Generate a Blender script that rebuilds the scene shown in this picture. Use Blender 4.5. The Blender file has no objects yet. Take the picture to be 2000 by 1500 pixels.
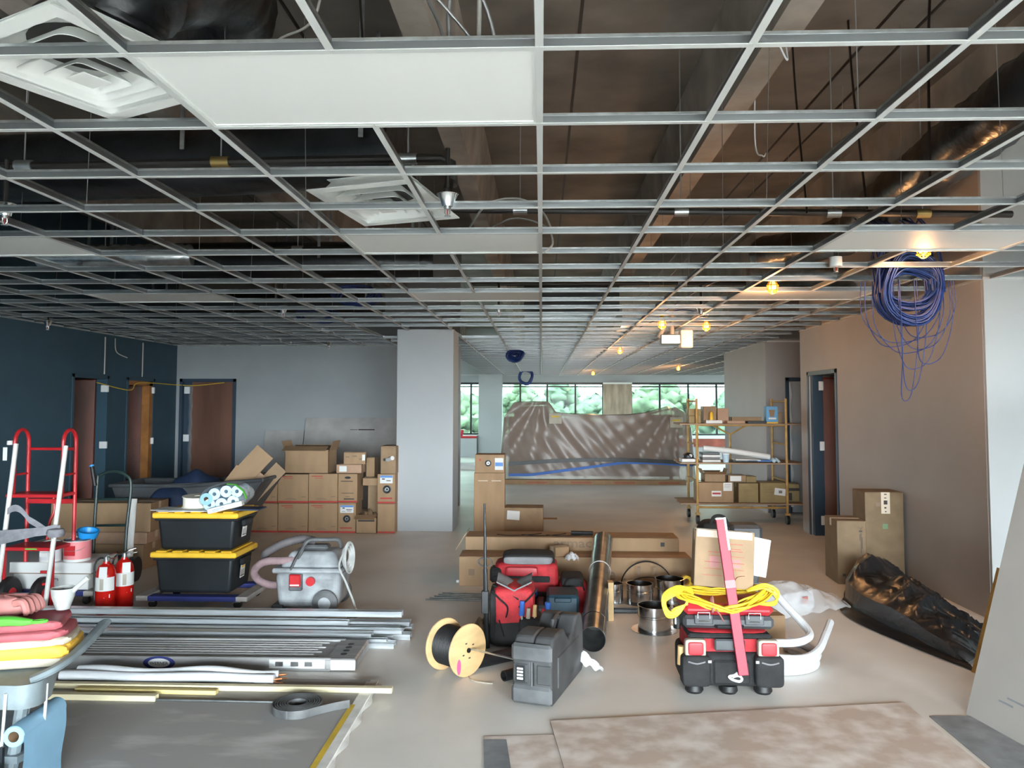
import bpy, bmesh, math, random
from mathutils import Vector, Matrix, Euler, noise
random.seed(7)
SC = bpy.context.scene
COL = SC.collection
PI = math.pi

# ------------------------------------------------------------------ camera
cam_d = bpy.data.cameras.new('camera')
cam_d.sensor_fit = 'HORIZONTAL'
cam_d.sensor_width = 36.0
cam_d.lens = 36.0 * 1526.1 / 2000.0
cam_d.shift_y = -41.0 / 2000.0
cam_d.clip_start = 0.05
cam_d.clip_end = 600
cam = bpy.data.objects.new('camera', cam_d)
COL.objects.link(cam)
_fw = Vector((math.sin(-.0376) * math.cos(.0543), math.cos(-.0376) * math.cos(.0543), math.sin(.0543)))
_rt = Vector((math.cos(-.0376), -math.sin(-.0376), 0))
_up = _rt.cross(_fw)
_r = _rt * math.cos(.0015) + _up * math.sin(.0015)
_u = _up * math.cos(.0015) - _rt * math.sin(.0015)
cam.matrix_world = Matrix(((_r.x, _u.x, -_fw.x, 0), (_r.y, _u.y, -_fw.y, 0), (_r.z, _u.z, -_fw.z, 1.713), (0, 0, 0, 1)))
SC.camera = cam

# ------------------------------------------------------------------ sky, exposure
SC.view_settings.view_transform = 'Standard'
SC.view_settings.look = 'None'
SC.view_settings.gamma = 1.0
SC.view_settings.use_curve_mapping = False
SC.view_settings.exposure = 4.72
SC.cycles.use_denoising = True
SC.cycles.max_bounces = 9
SC.cycles.diffuse_bounces = 5
SC.cycles.glossy_bounces = 3
SC.cycles.transmission_bounces = 4
SC.cycles.transparent_max_bounces = 10
SC.cycles.sample_clamp_indirect = 6.0
SC.cycles.caustics_reflective = False
SC.cycles.caustics_refractive = False
world = bpy.data.worlds.new('overcast_sky')
SC.world = world
world.use_nodes = True
wn = world.node_tree.nodes
wl = world.node_tree.links
wn.clear()
w_out = wn.new('ShaderNodeOutputWorld')
w_bg = wn.new('ShaderNodeBackground')
w_bg.inputs['Color'].default_value = (0.89, 0.955, 1.0, 1)
w_bg.inputs['Strength'].default_value = 2.6
wl.new(w_bg.outputs[0], w_out.inputs[0])

def portal(name, loc, sx, sy, rot):
    d = bpy.data.lights.new(name, 'AREA')
    d.shape = 'RECTANGLE'
    d.size, d.size_y = sx, sy
    d.cycles.is_portal = True
    o = bpy.data.objects.new(name, d)
    o.location, o.rotation_euler = loc, rot
    COL.objects.link(o)
YB, YF = -5.2, 26.7                                   # rear and far window walls
XL, XR = -6.36, 3.60                                  # blue wall, beige wall
CZ = 2.745                                            # suspended ceiling
portal('daylight_portal', (2.2, YB - .1, 1.6), 10.0, 2.2, (PI / 2, 0, 0))
portal('daylight_portal', (7.3, .6, 1.6), 10.4, 2.2, (PI / 2, 0, PI / 2))
portal('daylight_portal', (3.0, YF + .1, 1.63), 12.0, 1.8, (-PI / 2, 0, 0))

portal('daylight_portal', (-9.9, 20.2, 1.6), 12.0, 1.8, (PI / 2, 0, -PI / 2))  # portal of the added left windows
portal('daylight_portal', (9.9, 21.1, 1.6), 10.2, 1.8, (PI / 2, 0, PI / 2))  # portal of the added far right windows

# ------------------------------------------------------------------ materials
MATS = {}
def mat(name, col, rough=.6, metal=0., var=.0, scale=6., col2=None, bump=0., bscale=40., emit=None, estr=0., alpha=None, spec=None, stretch=None, detail=4., ramp=(.35, .68)):
    m = bpy.data.materials.new(name)
    m.use_nodes = True
    nt = m.node_tree
    b = nt.nodes['Principled BSDF']
    b.inputs['Base Color'].default_value = (*col, 1)
    b.inputs['Roughness'].default_value = rough
    b.inputs['Metallic'].default_value = metal
    if spec is not None:
        b.inputs['Specular IOR Level'].default_value = spec
    if emit:
        b.inputs['Emission Color'].default_value = (*emit, 1)
        b.inputs['Emission Strength'].default_value = estr
    if alpha is not None:
        b.inputs['Alpha'].default_value = alpha
    if var or col2 or bump:
        tc = nt.nodes.new('ShaderNodeTexCoord')
        src = tc.outputs['Object']
        if stretch:
            mp = nt.nodes.new('ShaderNodeMapping')
            mp.inputs['Scale'].default_value = stretch
            nt.links.new(src, mp.inputs[0]); src = mp.outputs[0]
        if var or col2:
            n = nt.nodes.new('ShaderNodeTexNoise')
            n.inputs['Scale'].default_value = scale
            n.inputs['Detail'].default_value = detail
            nt.links.new(src, n.inputs['Vector'])
            r = nt.nodes.new('ShaderNodeValToRGB')
            c2 = col2 if col2 else tuple(c * (1 - var) for c in col)
            c1 = col if col2 else tuple(min(1, c * (1 + var * .5)) for c in col)
            r.color_ramp.elements[0].position = ramp[0]
            r.color_ramp.elements[1].position = ramp[1]
            r.color_ramp.elements[0].color = (*c2, 1)
            r.color_ramp.elements[1].color = (*c1, 1)
            nt.links.new(n.outputs[0], r.inputs[0])
            nt.links.new(r.outputs[0], b.inputs['Base Color'])
        if bump:
            n2 = nt.nodes.new('ShaderNodeTexNoise')
            n2.inputs['Scale'].default_value = bscale
            n2.inputs['Detail'].default_value = 3
            nt.links.new(src, n2.inputs['Vector'])
            bp = nt.nodes.new('ShaderNodeBump')
            bp.inputs['Strength'].default_value = bump
            bp.inputs['Distance'].default_value = .01
            nt.links.new(n2.outputs[0], bp.inputs['Height'])
            nt.links.new(bp.outputs[0], b.inputs['Normal'])
    MATS[name] = m
    return m

def film(name, col, opac, rough=.25, gloss=.12):
    """thin plastic film or tinted glass: transparent mixed with a surface"""
    m = bpy.data.materials.new(name)
    m.use_nodes = True
    nt = m.node_tree
    nt.nodes.clear()
    out = nt.nodes.new('ShaderNodeOutputMaterial')
    tr = nt.nodes.new('ShaderNodeBsdfTransparent')
    pr = nt.nodes.new('ShaderNodeBsdfPrincipled')
    pr.inputs['Base Color'].default_value = (*col, 1)
    pr.inputs['Roughness'].default_value = rough
    mx = nt.nodes.new('ShaderNodeMixShader')
    mx.inputs[0].default_value = opac
    nt.links.new(tr.outputs[0], mx.inputs[1])
    nt.links.new(pr.outputs[0], mx.inputs[2])
    nt.links.new(mx.outputs[0], out.inputs[0])
    MATS[name] = m
    return m, tr

# ------------------------------------------------------------------ mesh builder
def frame_of(d):
    d = Vector(d).normalized()
    a = Vector((0, 0, 1)) if abs(d.z) < .9 else Vector((1, 0, 0))
    x = d.cross(a).normalized()
    return x, d.cross(x).normalized(), d

class MB:
    def __init__(s):
        s.v, s.f, s.m = [], [], []
        s.T = Matrix.Identity(4)
    def add(s, vs, fs, m=0):
        o = len(s.v)
        s.v += [tuple(s.T @ Vector(p)) for p in vs]
        s.f += [tuple(i + o for i in q) for q in fs]
        s.m += [m] * len(fs)
        return s
    def box(s, c, d, m=0, rot=None, bev=0.):
        hx, hy, hz = d[0] / 2, d[1] / 2, d[2] / 2
        R = Euler(rot).to_matrix() if rot is not None else None
        if bev <= 0:
            vs = [(x * hx, y * hy, z * hz) for x in (-1, 1) for y in (-1, 1) for z in (-1, 1)]
            fs = [(0, 1, 3, 2), (4, 6, 7, 5), (0, 4, 5, 1), (2, 3, 7, 6), (0, 2, 6, 4), (1, 5, 7, 3)]
        else:
            b = min(bev, hx * .9, hy * .9, hz * .9)
            vs, ix = [], {}
            for x in (-1, 1):
                for y in (-1, 1):
                    for z in (-1, 1):
                        for k in range(3):
                            e = [b, b, b]; e[k] = 0
                            ix[x, y, z, k] = len(vs)
                            vs.append((x * (hx - e[0]), y * (hy - e[1]), z * (hz - e[2])))
            fs = []
            for k in range(3):
                for sg in (-1, 1):
                    q = []
                    for a, c2 in ((-1, -1), (1, -1), (1, 1), (-1, 1)):
                        t = [0, 0, 0]; t[k] = sg; t[(k + 1) % 3] = a; t[(k + 2) % 3] = c2
                        q.append(ix[t[0], t[1], t[2], k])
                    fs.append(tuple(q if sg > 0 else q[::-1]))
            for k in range(3):
                for a in (-1, 1):
                    for c2 in (-1, 1):
                        i1, i2 = (k + 1) % 3, (k + 2) % 3
                        q = []
                        for e, kk in ((-1, i1), (1, i1), (1, i2), (-1, i2)):
                            t = [0, 0, 0]; t[k] = e; t[i1] = a; t[i2] = c2
                            q.append(ix[t[0], t[1], t[2], kk])
                        fs.append(tuple(q if a * c2 > 0 else q[::-1]))
            for x in (-1, 1):
                for y in (-1, 1):
                    for z in (-1, 1):
                        q = (ix[x, y, z, 0], ix[x, y, z, 1], ix[x, y, z, 2])
                        fs.append(q if x * y * z > 0 else q[::-1])
        if R is not None:
            vs = [R @ Vector(p) for p in vs]
        vs = [(p[0] + c[0], p[1] + c[1], p[2] + c[2]) for p in vs]
        return s.add(vs, fs, m)
    def bb(s, x0, x1, y0, y1, z0, z1, m=0, bev=0.):
        return s.box(((x0 + x1) / 2, (y0 + y1) / 2, (z0 + z1) / 2), (x1 - x0, y1 - y0, z1 - z0), m, None, bev)
    def cyl(s, p0, p1, r, n=14, r2=None, m=0, caps=True):
        r2 = r if r2 is None else r2
        p0, p1 = Vector(p0), Vector(p1)
        x, y, d = frame_of(p1 - p0)
        vs = []
        for p, rr in ((p0, r), (p1, r2)):
            for i in range(n):
                a = 2 * PI * i / n
                vs.append(p + x * math.cos(a) * rr + y * math.sin(a) * rr)
        fs = [(i, i + n, (i + 1) % n + n, (i + 1) % n) for i in range(n)]
        if caps:
            fs += [tuple(range(n)), tuple(range(2 * n - 1, n - 1, -1))]
        return s.add(vs, fs, m)
    def tube(s, path, r, n=8, m=0, closed=False, caps=True, flat=None):
        P = [Vector(p) for p in path]
        N = len(P)
        rs = r if isinstance(r, (list, tuple)) else [r] * N
        T = []
        for i in range(N):
            if closed:
                t = P[(i + 1) % N] - P[i - 1]
            else:
                t = P[min(i + 1, N - 1)] - P[max(i - 1, 0)]
            T.append(t.normalized() if t.length > 1e-9 else Vector((0, 0, 1)))
        x, y, _ = frame_of(T[0])
        vs = []
        for i in range(N):
            if i:
                q = T[i - 1].rotation_difference(T[i])
                x = (q @ x)
                x = (x - T[i] * x.dot(T[i])).normalized()
                y = T[i].cross(x)
            for k in range(n):
                a = 2 * PI * k / n
                ca, sa = math.cos(a), math.sin(a)
                if flat:
                    sa *= flat
                vs.append(P[i] + x * ca * rs[i] + y * sa * rs[i])
        fs = []
        for i in range(N if closed else N - 1):
            j = (i + 1) % N
            for k in range(n):
                l = (k + 1) % n
                fs.append((i * n + k, i * n + l, j * n + l, j * n + k))
        if caps and not closed:
            fs += [tuple(range(n - 1, -1, -1)), tuple(range((N - 1) * n, N * n))]
        return s.add(vs, fs, m)
    def lathe(s, prof, n=20, m=0, M=None):
        old = s.T
        if M is not None:
            s.T = s.T @ M
        vs = [(r * math.cos(2 * PI * k / n), r * math.sin(2 * PI * k / n), z) for r, z in prof for k in range(n)]
        fs = [(i * n + k, i * n + (k + 1) % n, (i + 1) * n + (k + 1) % n, (i + 1) * n + k) for i in range(len(prof) - 1) for k in range(n)]
        s.add(vs, fs, m)
        s.T = old
        return s
    def prism(s, poly, h, m=0, M=None, z0=0.):
        """polygon in local xy pulled from z0 up by h"""
        old = s.T
        if M is not None:
            s.T = s.T @ M
        n = len(poly)
        vs = [(x, y, z0) for x, y in poly] + [(x, y, z0 + h) for x, y in poly]
        fs = [tuple(range(n - 1, -1, -1)), tuple(range(n, 2 * n))] + [(i, (i + 1) % n, (i + 1) % n + n, i + n) for i in range(n)]
        s.add(vs, fs, m)
        s.T = old
        return s
    def grid(s, fn, nu, nv, m=0, th=0.):
        P = [Vector(fn(i / nu, j / nv)) for i in range(nu + 1) for j in range(nv + 1)]
        W = nv + 1
        fs = [(i * W + j, (i + 1) * W + j, (i + 1) * W + j + 1, i * W + j + 1) for i in range(nu) for j in range(nv)]
        s.add(P, fs, m)
        if th:
            Q = [p - Vector((0, 0, th)) for p in P]
            s.add(Q, [q[::-1] for q in fs], m)
            o = len(s.v) - 2 * len(P)
            K = len(P)
            edge = [i * W for i in range(nu + 1)] + [nu * W + j for j in range(1, W)] + [i * W + nv for i in range(nu - 1, -1, -1)] + [j for j in range(nv - 1, 0, -1)]
            for a, b in zip(edge, edge[1:] + edge[:1]):
                s.f.append((o + b, o + a, o + a + K, o + b + K)); s.m.append(m)
        return s
    def build(s, name, mats, parent=None, smooth=35, kind=None, label=None, fix=False):
        me = bpy.data.meshes.new(name)
        me.from_pydata(s.v, [], s.f)
        for k in (mats if isinstance(mats, (list, tuple)) else [mats]):
            me.materials.append(MATS[k])
        if any(s.m):
            me.polygons.foreach_set('material_index', s.m)
        if fix:
            bm = bmesh.new(); bm.from_mesh(me)
            bmesh.ops.recalc_face_normals(bm, faces=bm.faces)
            bm.to_mesh(me); bm.free()
        if smooth:
            me.shade_smooth()
            me.set_sharp_from_angle(angle=math.radians(smooth))
        o = bpy.data.objects.new(name, me)
        COL.objects.link(o)
        if parent is not None:
            o.parent = parent
        if kind:
            o['kind'] = kind
        if label:
            o['label'] = label
        return o

def thing(name, label, cat, loc=(0, 0, 0), rz=0., group=None, rot=None):
    o = bpy.data.objects.new(name, None)
    o.empty_display_size = .05
    COL.objects.link(o)
    o.location = loc
    o.rotation_euler = rot if rot is not None else (0, 0, rz)
    return tag(o, label, cat, group)

def tag(o, label, cat, group=None):
    o['label'] = label
    o['category'] = cat
    if group:
        o['group'] = group
    return o

def struct(o):
    o['kind'] = 'structure'
    return o

def semp(name):
    o = bpy.data.objects.new(name, None)
    o.empty_display_size = .05
    COL.objects.link(o)
    return struct(o)

def dup(o, parent=None, loc=None, rot=None, label=None, group=None):
    c = o.copy()
    COL.objects.link(c)
    if parent is not None:
        c.parent = parent
    if loc is not None:
        c.location = loc
    if rot is not None:
        c.rotation_euler = rot
    if label:
        c['label'] = label
    if group:
        c['group'] = group
    for ch in list(o.children):
        d = dup(ch, c)
    return c

def lettering(txt, size, M, m, parent, name='lettering', ext=.0006, align='LEFT', xs=1., bold=0.):
    cu = bpy.data.curves.new('t', 'FONT')
    cu.body = txt
    cu.size = size
    cu.extrude = ext
    cu.offset = bold
    cu.resolution_u = 2
    cu.align_x = align
    ob = bpy.data.objects.new('t', cu)
    COL.objects.link(ob)
    dg = bpy.context.evaluated_depsgraph_get()
    me = bpy.data.meshes.new_from_object(ob.evaluated_get(dg))
    bpy.data.objects.remove(ob)
    me.transform(M @ Matrix.Diagonal((xs, 1, 1, 1)))
    me.materials.clear()
    me.materials.append(MATS[m])
    o = bpy.data.objects.new(name, me)
    COL.objects.link(o)
    o.parent = parent
    return o

def face_m(face, p):
    """matrix placing local xy on a vertical (or top) face at point p"""
    if face == '-y':
        R = Matrix(((1, 0, 0), (0, 0, -1), (0, 1, 0)))
    elif face == '+x':
        R = Matrix(((0, 0, 1), (1, 0, 0), (0, 1, 0)))
    elif face == '-x':
        R = Matrix(((0, 0, -1), (-1, 0, 0), (0, 1, 0)))
    elif face == '+y':
        R = Matrix(((-1, 0, 0), (0, 0, 1), (0, 1, 0)))
    else:
        R = Matrix.Identity(3)
    M = R.to_4x4()
    M.translation = p
    return M

def arc(c, r, a0, a1, n, ax='xz', rz=None):
    out = []
    rz = r if rz is None else rz
    for i in range(n + 1):
        a = a0 + (a1 - a0) * i / n
        u, w = r * math.cos(a), rz * math.sin(a)
        if ax == 'xz':
            out.append((c[0] + u, c[1], c[2] + w))
        elif ax == 'xy':
            out.append((c[0] + u, c[1] + w, c[2]))
        else:
            out.append((c[0], c[1] + u, c[2] + w))
    return out

def bez(p0, p1, p2, p3, n=12):
    p0, p1, p2, p3 = map(Vector, (p0, p1, p2, p3))
    return [p0 * (1 - t) ** 3 + p1 * 3 * t * (1 - t) ** 2 + p2 * 3 * t * t * (1 - t) + p3 * t ** 3 for t in [i / n for i in range(n + 1)]]

def spline(pts, n=8):
    P = [Vector(p) for p in pts]
    out = []
    for i in range(len(P) - 1):
        a, b, c, d = P[max(i - 1, 0)], P[i], P[i + 1], P[min(i + 2, len(P) - 1)]
        for k in range(n):
            t = k / n
            out.append(.5 * (2 * b + (c - a) * t + (2 * a - 5 * b + 4 * c - d) * t * t + (3 * b - a - 3 * c + d) * t ** 3))
    out.append(P[-1])
    return out
# ------------------------------------------------------------------ shared materials
mat('concrete_floor', (.78, .745, .70), .45, var=.13, scale=.9, bump=.05, bscale=60, detail=8)
mat('wall_blue', (.030, .072, .105), .55, var=.08, scale=3)
mat('wall_grey', (.305, .33, .345), .6, var=.05, scale=2)
mat('wall_beige', (.36, .335, .325), .6, var=.05, scale=1.5)
mat('wall_white', (.40, .425, .445), .6, var=.03, scale=2)
mat('wall_front_paint', (.39, .41, .415), .6, var=.03, scale=2)
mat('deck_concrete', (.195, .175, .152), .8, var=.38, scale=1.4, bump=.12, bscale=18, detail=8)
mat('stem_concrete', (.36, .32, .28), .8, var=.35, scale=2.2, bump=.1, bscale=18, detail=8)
mat('steel_navy', (.022, .045, .075), .45)
mat('frame_black', (.012, .014, .016), .4)
mat('door_brown', (.16, .075, .05), .35, var=.35, scale=3, stretch=(1, 1, .15))
mat('door_red', (.17, .030, .014), .22, var=.5, scale=4, stretch=(1, 1, .3))
mat('wood_orange', (.36, .15, .04), .5, var=.3, scale=6)
mat('tag_white', (.72, .74, .75), .6)
mat('paper_white', (.70, .71, .70), .65)
mat('white_plastic', (.74, .76, .75), .4)
mat('tee_flange', (.60, .62, .61), .5)
mat('tee_web', (.23, .24, .25), .38, metal=.85)
mat('galv', (.55, .58, .59), .30, metal=.95, var=.25, scale=14)
mat('galv_stud', (.60, .64, .67), .30, metal=.6, var=.3, scale=9, stretch=(.2, 3, 3))
mat('alu', (.40, .40, .40), .5, metal=.6, var=.2, scale=5, stretch=(.3, 6, 2))
mat('panel_white', (.84, .86, .84), .55)
mat('black_rubber', (.012, .012, .013), .5, var=.4, scale=5)
mat('black_wrap', (.016, .018, .021), .28, var=.4, scale=7, bump=.8, bscale=9)
mat('black_plastic', (.017, .020, .023), .42, var=.4, scale=4)
mat('pipe_black', (.02, .018, .016), .5)
mat('brass', (.45, .32, .12), .35, metal=.8)
mat('chrome', (.78, .80, .80), .12, metal=1.)
mat('cable_blue', (.008, .032, .17), .45, var=.3, scale=20)
mat('cable_grey', (.42, .40, .37), .5)
mat('wire', (.36, .36, .35), .4, metal=.6)
mat('red_print', (.42, .03, .025), .6)
mat('trees', (.20, .25, .16), .8, var=.6, scale=1.1, bump=.8, bscale=3)
mat('trees_dark', (.16, .21, .15), .8, var=.6, scale=1.1, bump=.8, bscale=3)
mat('bark', (.10, .08, .06), .9, var=.3)
mat('ground_pavement', (.16, .16, .145), .95, var=.3, scale=.1)  # grey pavement, kept neutral so no green light bounces indoors
mat('plywood', (.42, .34, .26), .7, var=.3, scale=2.5, stretch=(3, 3, .6))
mat('brick_red', (.35, .10, .07), .8, var=.3, scale=3)
glass, gtr = film('tinted_glass', (.5, .6, .6), .07, .02)
gtr.inputs[0].default_value = (.30, .365, .34, 1)
glass2, gtr2 = film('clear_glass', (.8, .85, .85), .04, .02)
gtr2.inputs[0].default_value = (.96, .98, .98, 1)
glass3, gtr3 = film('added_window_glass', (.8, .85, .85), .05, .02)  # glazing of the added left and right outer windows
gtr3.inputs[0].default_value = (.50, .54, .54, 1)

DZ = 4.35                                             # underside of the structural deck
# ------------------------------------------------------------------ floor, deck, walls
struct(MB().bb(-9.8, 9.8, YB - .2, YF + .2, -.2, 0).build('floor', 'concrete_floor'))
b = MB().bb(-9.8, 9.8, YB - .2, YF + .2, DZ, DZ + .25)
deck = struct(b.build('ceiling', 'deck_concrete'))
for i, xc in enumerate((-8.76, -6.74, -4.72, -2.70, -.68, 1.34, 3.36, 5.38, 7.40, 9.4)):
    M = Matrix.Translation((xc, 0, 0)) @ Matrix.Rotation(-PI / 2, 4, 'X')
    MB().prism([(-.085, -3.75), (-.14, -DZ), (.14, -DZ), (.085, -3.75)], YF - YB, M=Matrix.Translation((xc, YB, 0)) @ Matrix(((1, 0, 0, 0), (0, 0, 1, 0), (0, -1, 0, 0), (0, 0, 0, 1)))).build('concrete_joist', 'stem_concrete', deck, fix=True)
for xc in (.27, 2.35, 2.62, -1.7, 4.37, -3.7):        # dark joints between deck planks
    MB().bb(xc - .012, xc + .012, YB, YF, DZ - .003, DZ + .001).build('deck_joint', 'black_rubber', deck)

def wall_y(b, x0, x1, y0, y1, z1, ops, m=0):
    """wall running along y with openings (ya, yb, height)"""
    y = y0
    for a, c, h in ops:
        b.bb(x0, x1, y, a, 0, z1, m)
        b.bb(x0, x1, a, c, h, z1, m)
        y = c
    b.bb(x0, x1, y, y1, 0, z1, m)
def wall_x(b, y0, y1, x0, x1, z1, ops, m=0):
    x = x0
    for a, c, h in ops:
        b.bb(x, a, y0, y1, 0, z1, m)
        b.bb(a, c, y0, y1, h, z1, m)
        x = c
    b.bb(x, x1, y0, y1, 0, z1, m)

b = MB(); wall_y(b, XL - .14, XL, YB, 13.4, DZ, [(10.36, 11.26, 2.12), (11.76, 12.62, 2.12)])
struct(b.build('wall_left', 'wall_blue'))
b = MB(); wall_x(b, 13.4, 13.55, -9.8, -1.40, DZ, [(-6.25, -5.345, 2.12)])
struct(b.build('wall_back', 'wall_grey'))
b = MB(); wall_y(b, XR, XR + .15, 6.50, 11.0, DZ, [(9.72, 10.66, 2.12)])
struct(b.build('wall_right', 'wall_beige'))
b = MB(); b.bb(XR + .004, 9.8, 6.47, 6.499, 0, DZ)
struct(b.build('wall_right_front', 'wall_front_paint'))
b = MB(); wall_x(b, 12.76, 12.90, XR + .05, 9.8, DZ, [(3.98, 4.88, 2.12)])
struct(b.build('wall_recess', 'wall_beige'))
b = MB(); b.bb(XR + .02, XR + .17, 12.765, 15.5, 0, DZ).bb(XR + .02, 9.8, 15.5, 15.62, 0, DZ)
struct(b.build('wall_right_rear', 'wall_beige'))
b = MB(); b.bb(XR + .15, 9.8, 10.9, 11.0, 0, DZ)
struct(b.build('wall_recess_near', 'wall_beige'))
def side_window_wall(name, x, y0, y1, n, ya=None, yb=None, sill=.72, head=2.50, gm='added_window_glass', wn=3):
    """outer wall along y with a strip window between y0 and y1"""
    xa, xb = (x, x + .15) if x > 0 else (x - .15, x)
    ya, yb = (YB - .2 if ya is None else ya), (YF + .2 if yb is None else yb)
    b = MB().bb(xa, xb, ya, y0, -.2, DZ + .2).bb(xa, xb, y1, yb, -.2, DZ + .2).bb(xa, xb, y0, y1, -.2, sill).bb(xa, xb, y0, y1, head, DZ + .2)
    struct(b.build('wall_outer_' + name, 'wall_white'))
    w = semp('window_%d' % wn)
    for k in range(n + 1):
        y = y0 + (y1 - y0) * k / n
        MB().bb((xa + xb) / 2 - .05, (xa + xb) / 2 + .05, y - .03, y + .03, sill, head).build('mullion', 'frame_black', w, 0)
        if k < n:
            MB().bb((xa + xb) / 2 - .004, (xa + xb) / 2 + .004, y + .03, y + (y1 - y0) / n - .03, sill, head).build('pane', gm, w, 0)
side_window_wall('left', -9.8, 14.2, 26.2, 8)  # unseen windows, added to light the middle floor from the left
side_window_wall('right', 9.8, 16.0, 26.2, 7, wn=4)  # unseen windows on the opposite side, added for more side light
side_window_wall('right_near', 7.2, -4.6, 5.8, 8, YB, 6.47, .45, 2.62, 'clear_glass', 5)
b = MB().bb(-8.6, -8.5, 8.5, 13.4, 0, DZ).bb(-8.5, XL - .14, 8.5, 8.6, 0, DZ)
struct(b.build('wall_side_room', 'wall_grey'))
# bright plain column in front of the grey wall, drywall wrapped
struct(MB().bb(-1.988, -1.208, 10.69, 11.36, 0, CZ + .02, bev=.004).build('wall_column', 'wall_white'))
struct(MB().bb(-2.10, -1.315, 26.1, 26.68, 0, CZ + .02, bev=.004).build('wall_column_far', 'wall_white'))

def window_wall(name, y, sgn, x0, x1, sill, head, mull, piers, wm, gm, transom):
    """strip window: wall above and below, frame, panes between mullions"""
    b = MB()
    ya, yb = (y, y + .25 * sgn) if sgn > 0 else (y + .25 * sgn, y)
    b.bb(x0, x1, ya, yb, 0, sill).bb(x0, x1, ya, yb, head, DZ)
    struct(b.build('wall_' + name, wm))
    w = semp('window_1' if sgn > 0 else 'window_2')
    ym = y + .10 * sgn
    xs = sorted(mull + [x0, x1])
    for x in xs:
        MB().bb(x - .03, x + .03, ym - .05, ym + .05, sill, head).build('mullion', 'frame_black', w, 0)
    MB().bb(x0, x1, ym - .06, ym + .06, head - .07, head).build('head_frame', 'frame_black', w, 0)
    MB().bb(x0, x1, ym - .06, ym + .06, sill, sill + .05).build('sill_frame', 'frame_black', w, 0)
    if transom:
        MB().bb(x0, x1, ym - .035, ym + .035, transom - .02, transom + .02).build('transom', 'frame_black', w, 0)
    for a, c in zip(xs, xs[1:]):
        if any(p0 < (a + c) / 2 < p1 for p0, p1 in piers):
            continue
        MB().bb(a + .03, c - .03, ym - .004, ym + .004, sill + .05, head - .07).build('pane', gm, w, 0)
    MB().bb(x0, x1, y - .10 * sgn if sgn > 0 else y - .02, y + .02 if sgn > 0 else y + .10, sill - .03, sill).build('sill', 'wall_white', w, 0)
    return w
window_wall('far', YF, 1, -9.8, 9.8, .72, 2.50, [-9, -8.05, -7.1, -6.15, -5.2, -4.3, -3.36, -2.41, -.72, .2, 1.16, 2.10, 3.06, 4.02, 4.985, 5.935, 6.88, 7.83, 8.78], [(2.10, 3.06)], 'wall_white', 'tinted_glass', 2.36)
window_wall('rear', YB, -1, -2.8, 7.2, .45, 2.62, [-1.55 + 1.25 * i for i in range(7)], [], 'wall_white', 'clear_glass', None)
struct(MB().bb(-9.8, -2.8, YB - .25, YB, 0, DZ).bb(7.2, 9.8, YB - .25, YB, 0, DZ).build('wall_rear_solid', 'wall_white'))
pier = MB().bb(2.10, 3.06, YF - .12, YF + .2, 0, 2.44).build('wall_pier', 'plywood'); struct(pier)
MB().bb(2.09, 3.07, YF - .13, YF + .2, 2.44, 2.50).build('pier_cap', 'white_plastic', pier)

# ------------------------------------------------------------------ doors
def hinge(parent, p, d, n='hinge_guard'):
    MB().box(p, d, bev=.004).build(n, 'tag_white', parent)
def frame_y(name, x0, x1, y0, y1, h, m, w=.05, face=.012):
    """steel frame in a wall that runs along y"""
    d = semp(name)
    for a, c in ((y0, y0 + w), (y1 - w, y1)):
        MB().bb(x0 - face, x1 + face, a, c, 0, h, bev=.003).build('jamb', m, d)
    MB().bb(x0 - face, x1 + face, y0, y1, h - w, h, bev=.003).build('head', m, d)
    return d
film_m, _t = film('door_film', (.75, .72, .68), .13, .12)
for k, (y0, y1, wd) in enumerate(((10.36, 11.26, 0), (11.76, 12.62, 1))):
    d = frame_y('door_%d' % (k + 1), XL - .14, XL, y0, y1, 2.14, 'wall_blue')
    lf = MB().bb(XL - 1.0, XL - .15, y1 - .10, y1 - .055, .012, 2.08, bev=.003).build('leaf', 'door_red', d)
    MB().grid(lambda u, v: (XL - .14 - u * .86, y1 - .106 - .006 * math.sin(9 * u + 5 * v) * math.sin(14 * v), .02 + v * 2.05), 12, 20).build('plastic_wrap', 'door_film', lf)
    for z in (1.95, 1.13, .3):
        hinge(d, (XL - .01, y1 - .075, z), (.11, .03, .10))
    if wd:
        MB().bb(XL - .12, XL + .005, y1 - .16, y1 - .052, 0, 2.09).build('wood_jamb', 'wood_orange', d)
        MB().bb(XL - .12, XL + .005, y0 + .05, y1 - .05, 2.02, 2.09).build('wood_head', 'wood_orange', d)
d = semp('door_3')                                       # closed brown door in the grey wall
for a, c in ((-6.297, -6.245), (-5.352, -5.300)):
    MB().bb(a, c, 13.38, 13.56, 0, 2.17, bev=.003).build('jamb', 'steel_navy', d)
MB().bb(-6.297, -5.300, 13.38, 13.56, 2.115, 2.17, bev=.003).build('head', 'steel_navy', d)
MB().bb(-6.10, -5.345, 13.44, 13.485, .002, 2.125, bev=.003).build('leaf', 'door_brown', d)
MB().bb(-6.25, -6.095, 13.46, 13.50, .002, 2.125).build('edge_strip', 'steel_navy', d)
MB().grid(lambda u, v: (-6.15 + u * .07 + .01 * math.sin(40 * v), 13.43 - .02 * u * (1 - u) * 4, .1 + 1.95 * v), 4, 40).build('plastic_edge', 'door_film', d)
for z in (1.97, 1.14, .3):
    hinge(d, (-6.18, 13.43, z), (.10, .03, .12))
d = frame_y('door_4', XR, XR + .15, 9.66, 10.72, 2.17, 'steel_navy', .055)
lf = MB().bb(XR + .16, XR + 1.05, 10.60, 10.645, .012, 2.10, bev=.003).build('leaf', 'door_red', d)
MB().grid(lambda u, v: (XR + .15 + u * .9, 10.594 - .006 * math.sin(9 * u + 5 * v) * math.sin(14 * v), .02 + v * 2.05), 12, 20).build('plastic_wrap', 'door_film', lf)
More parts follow.
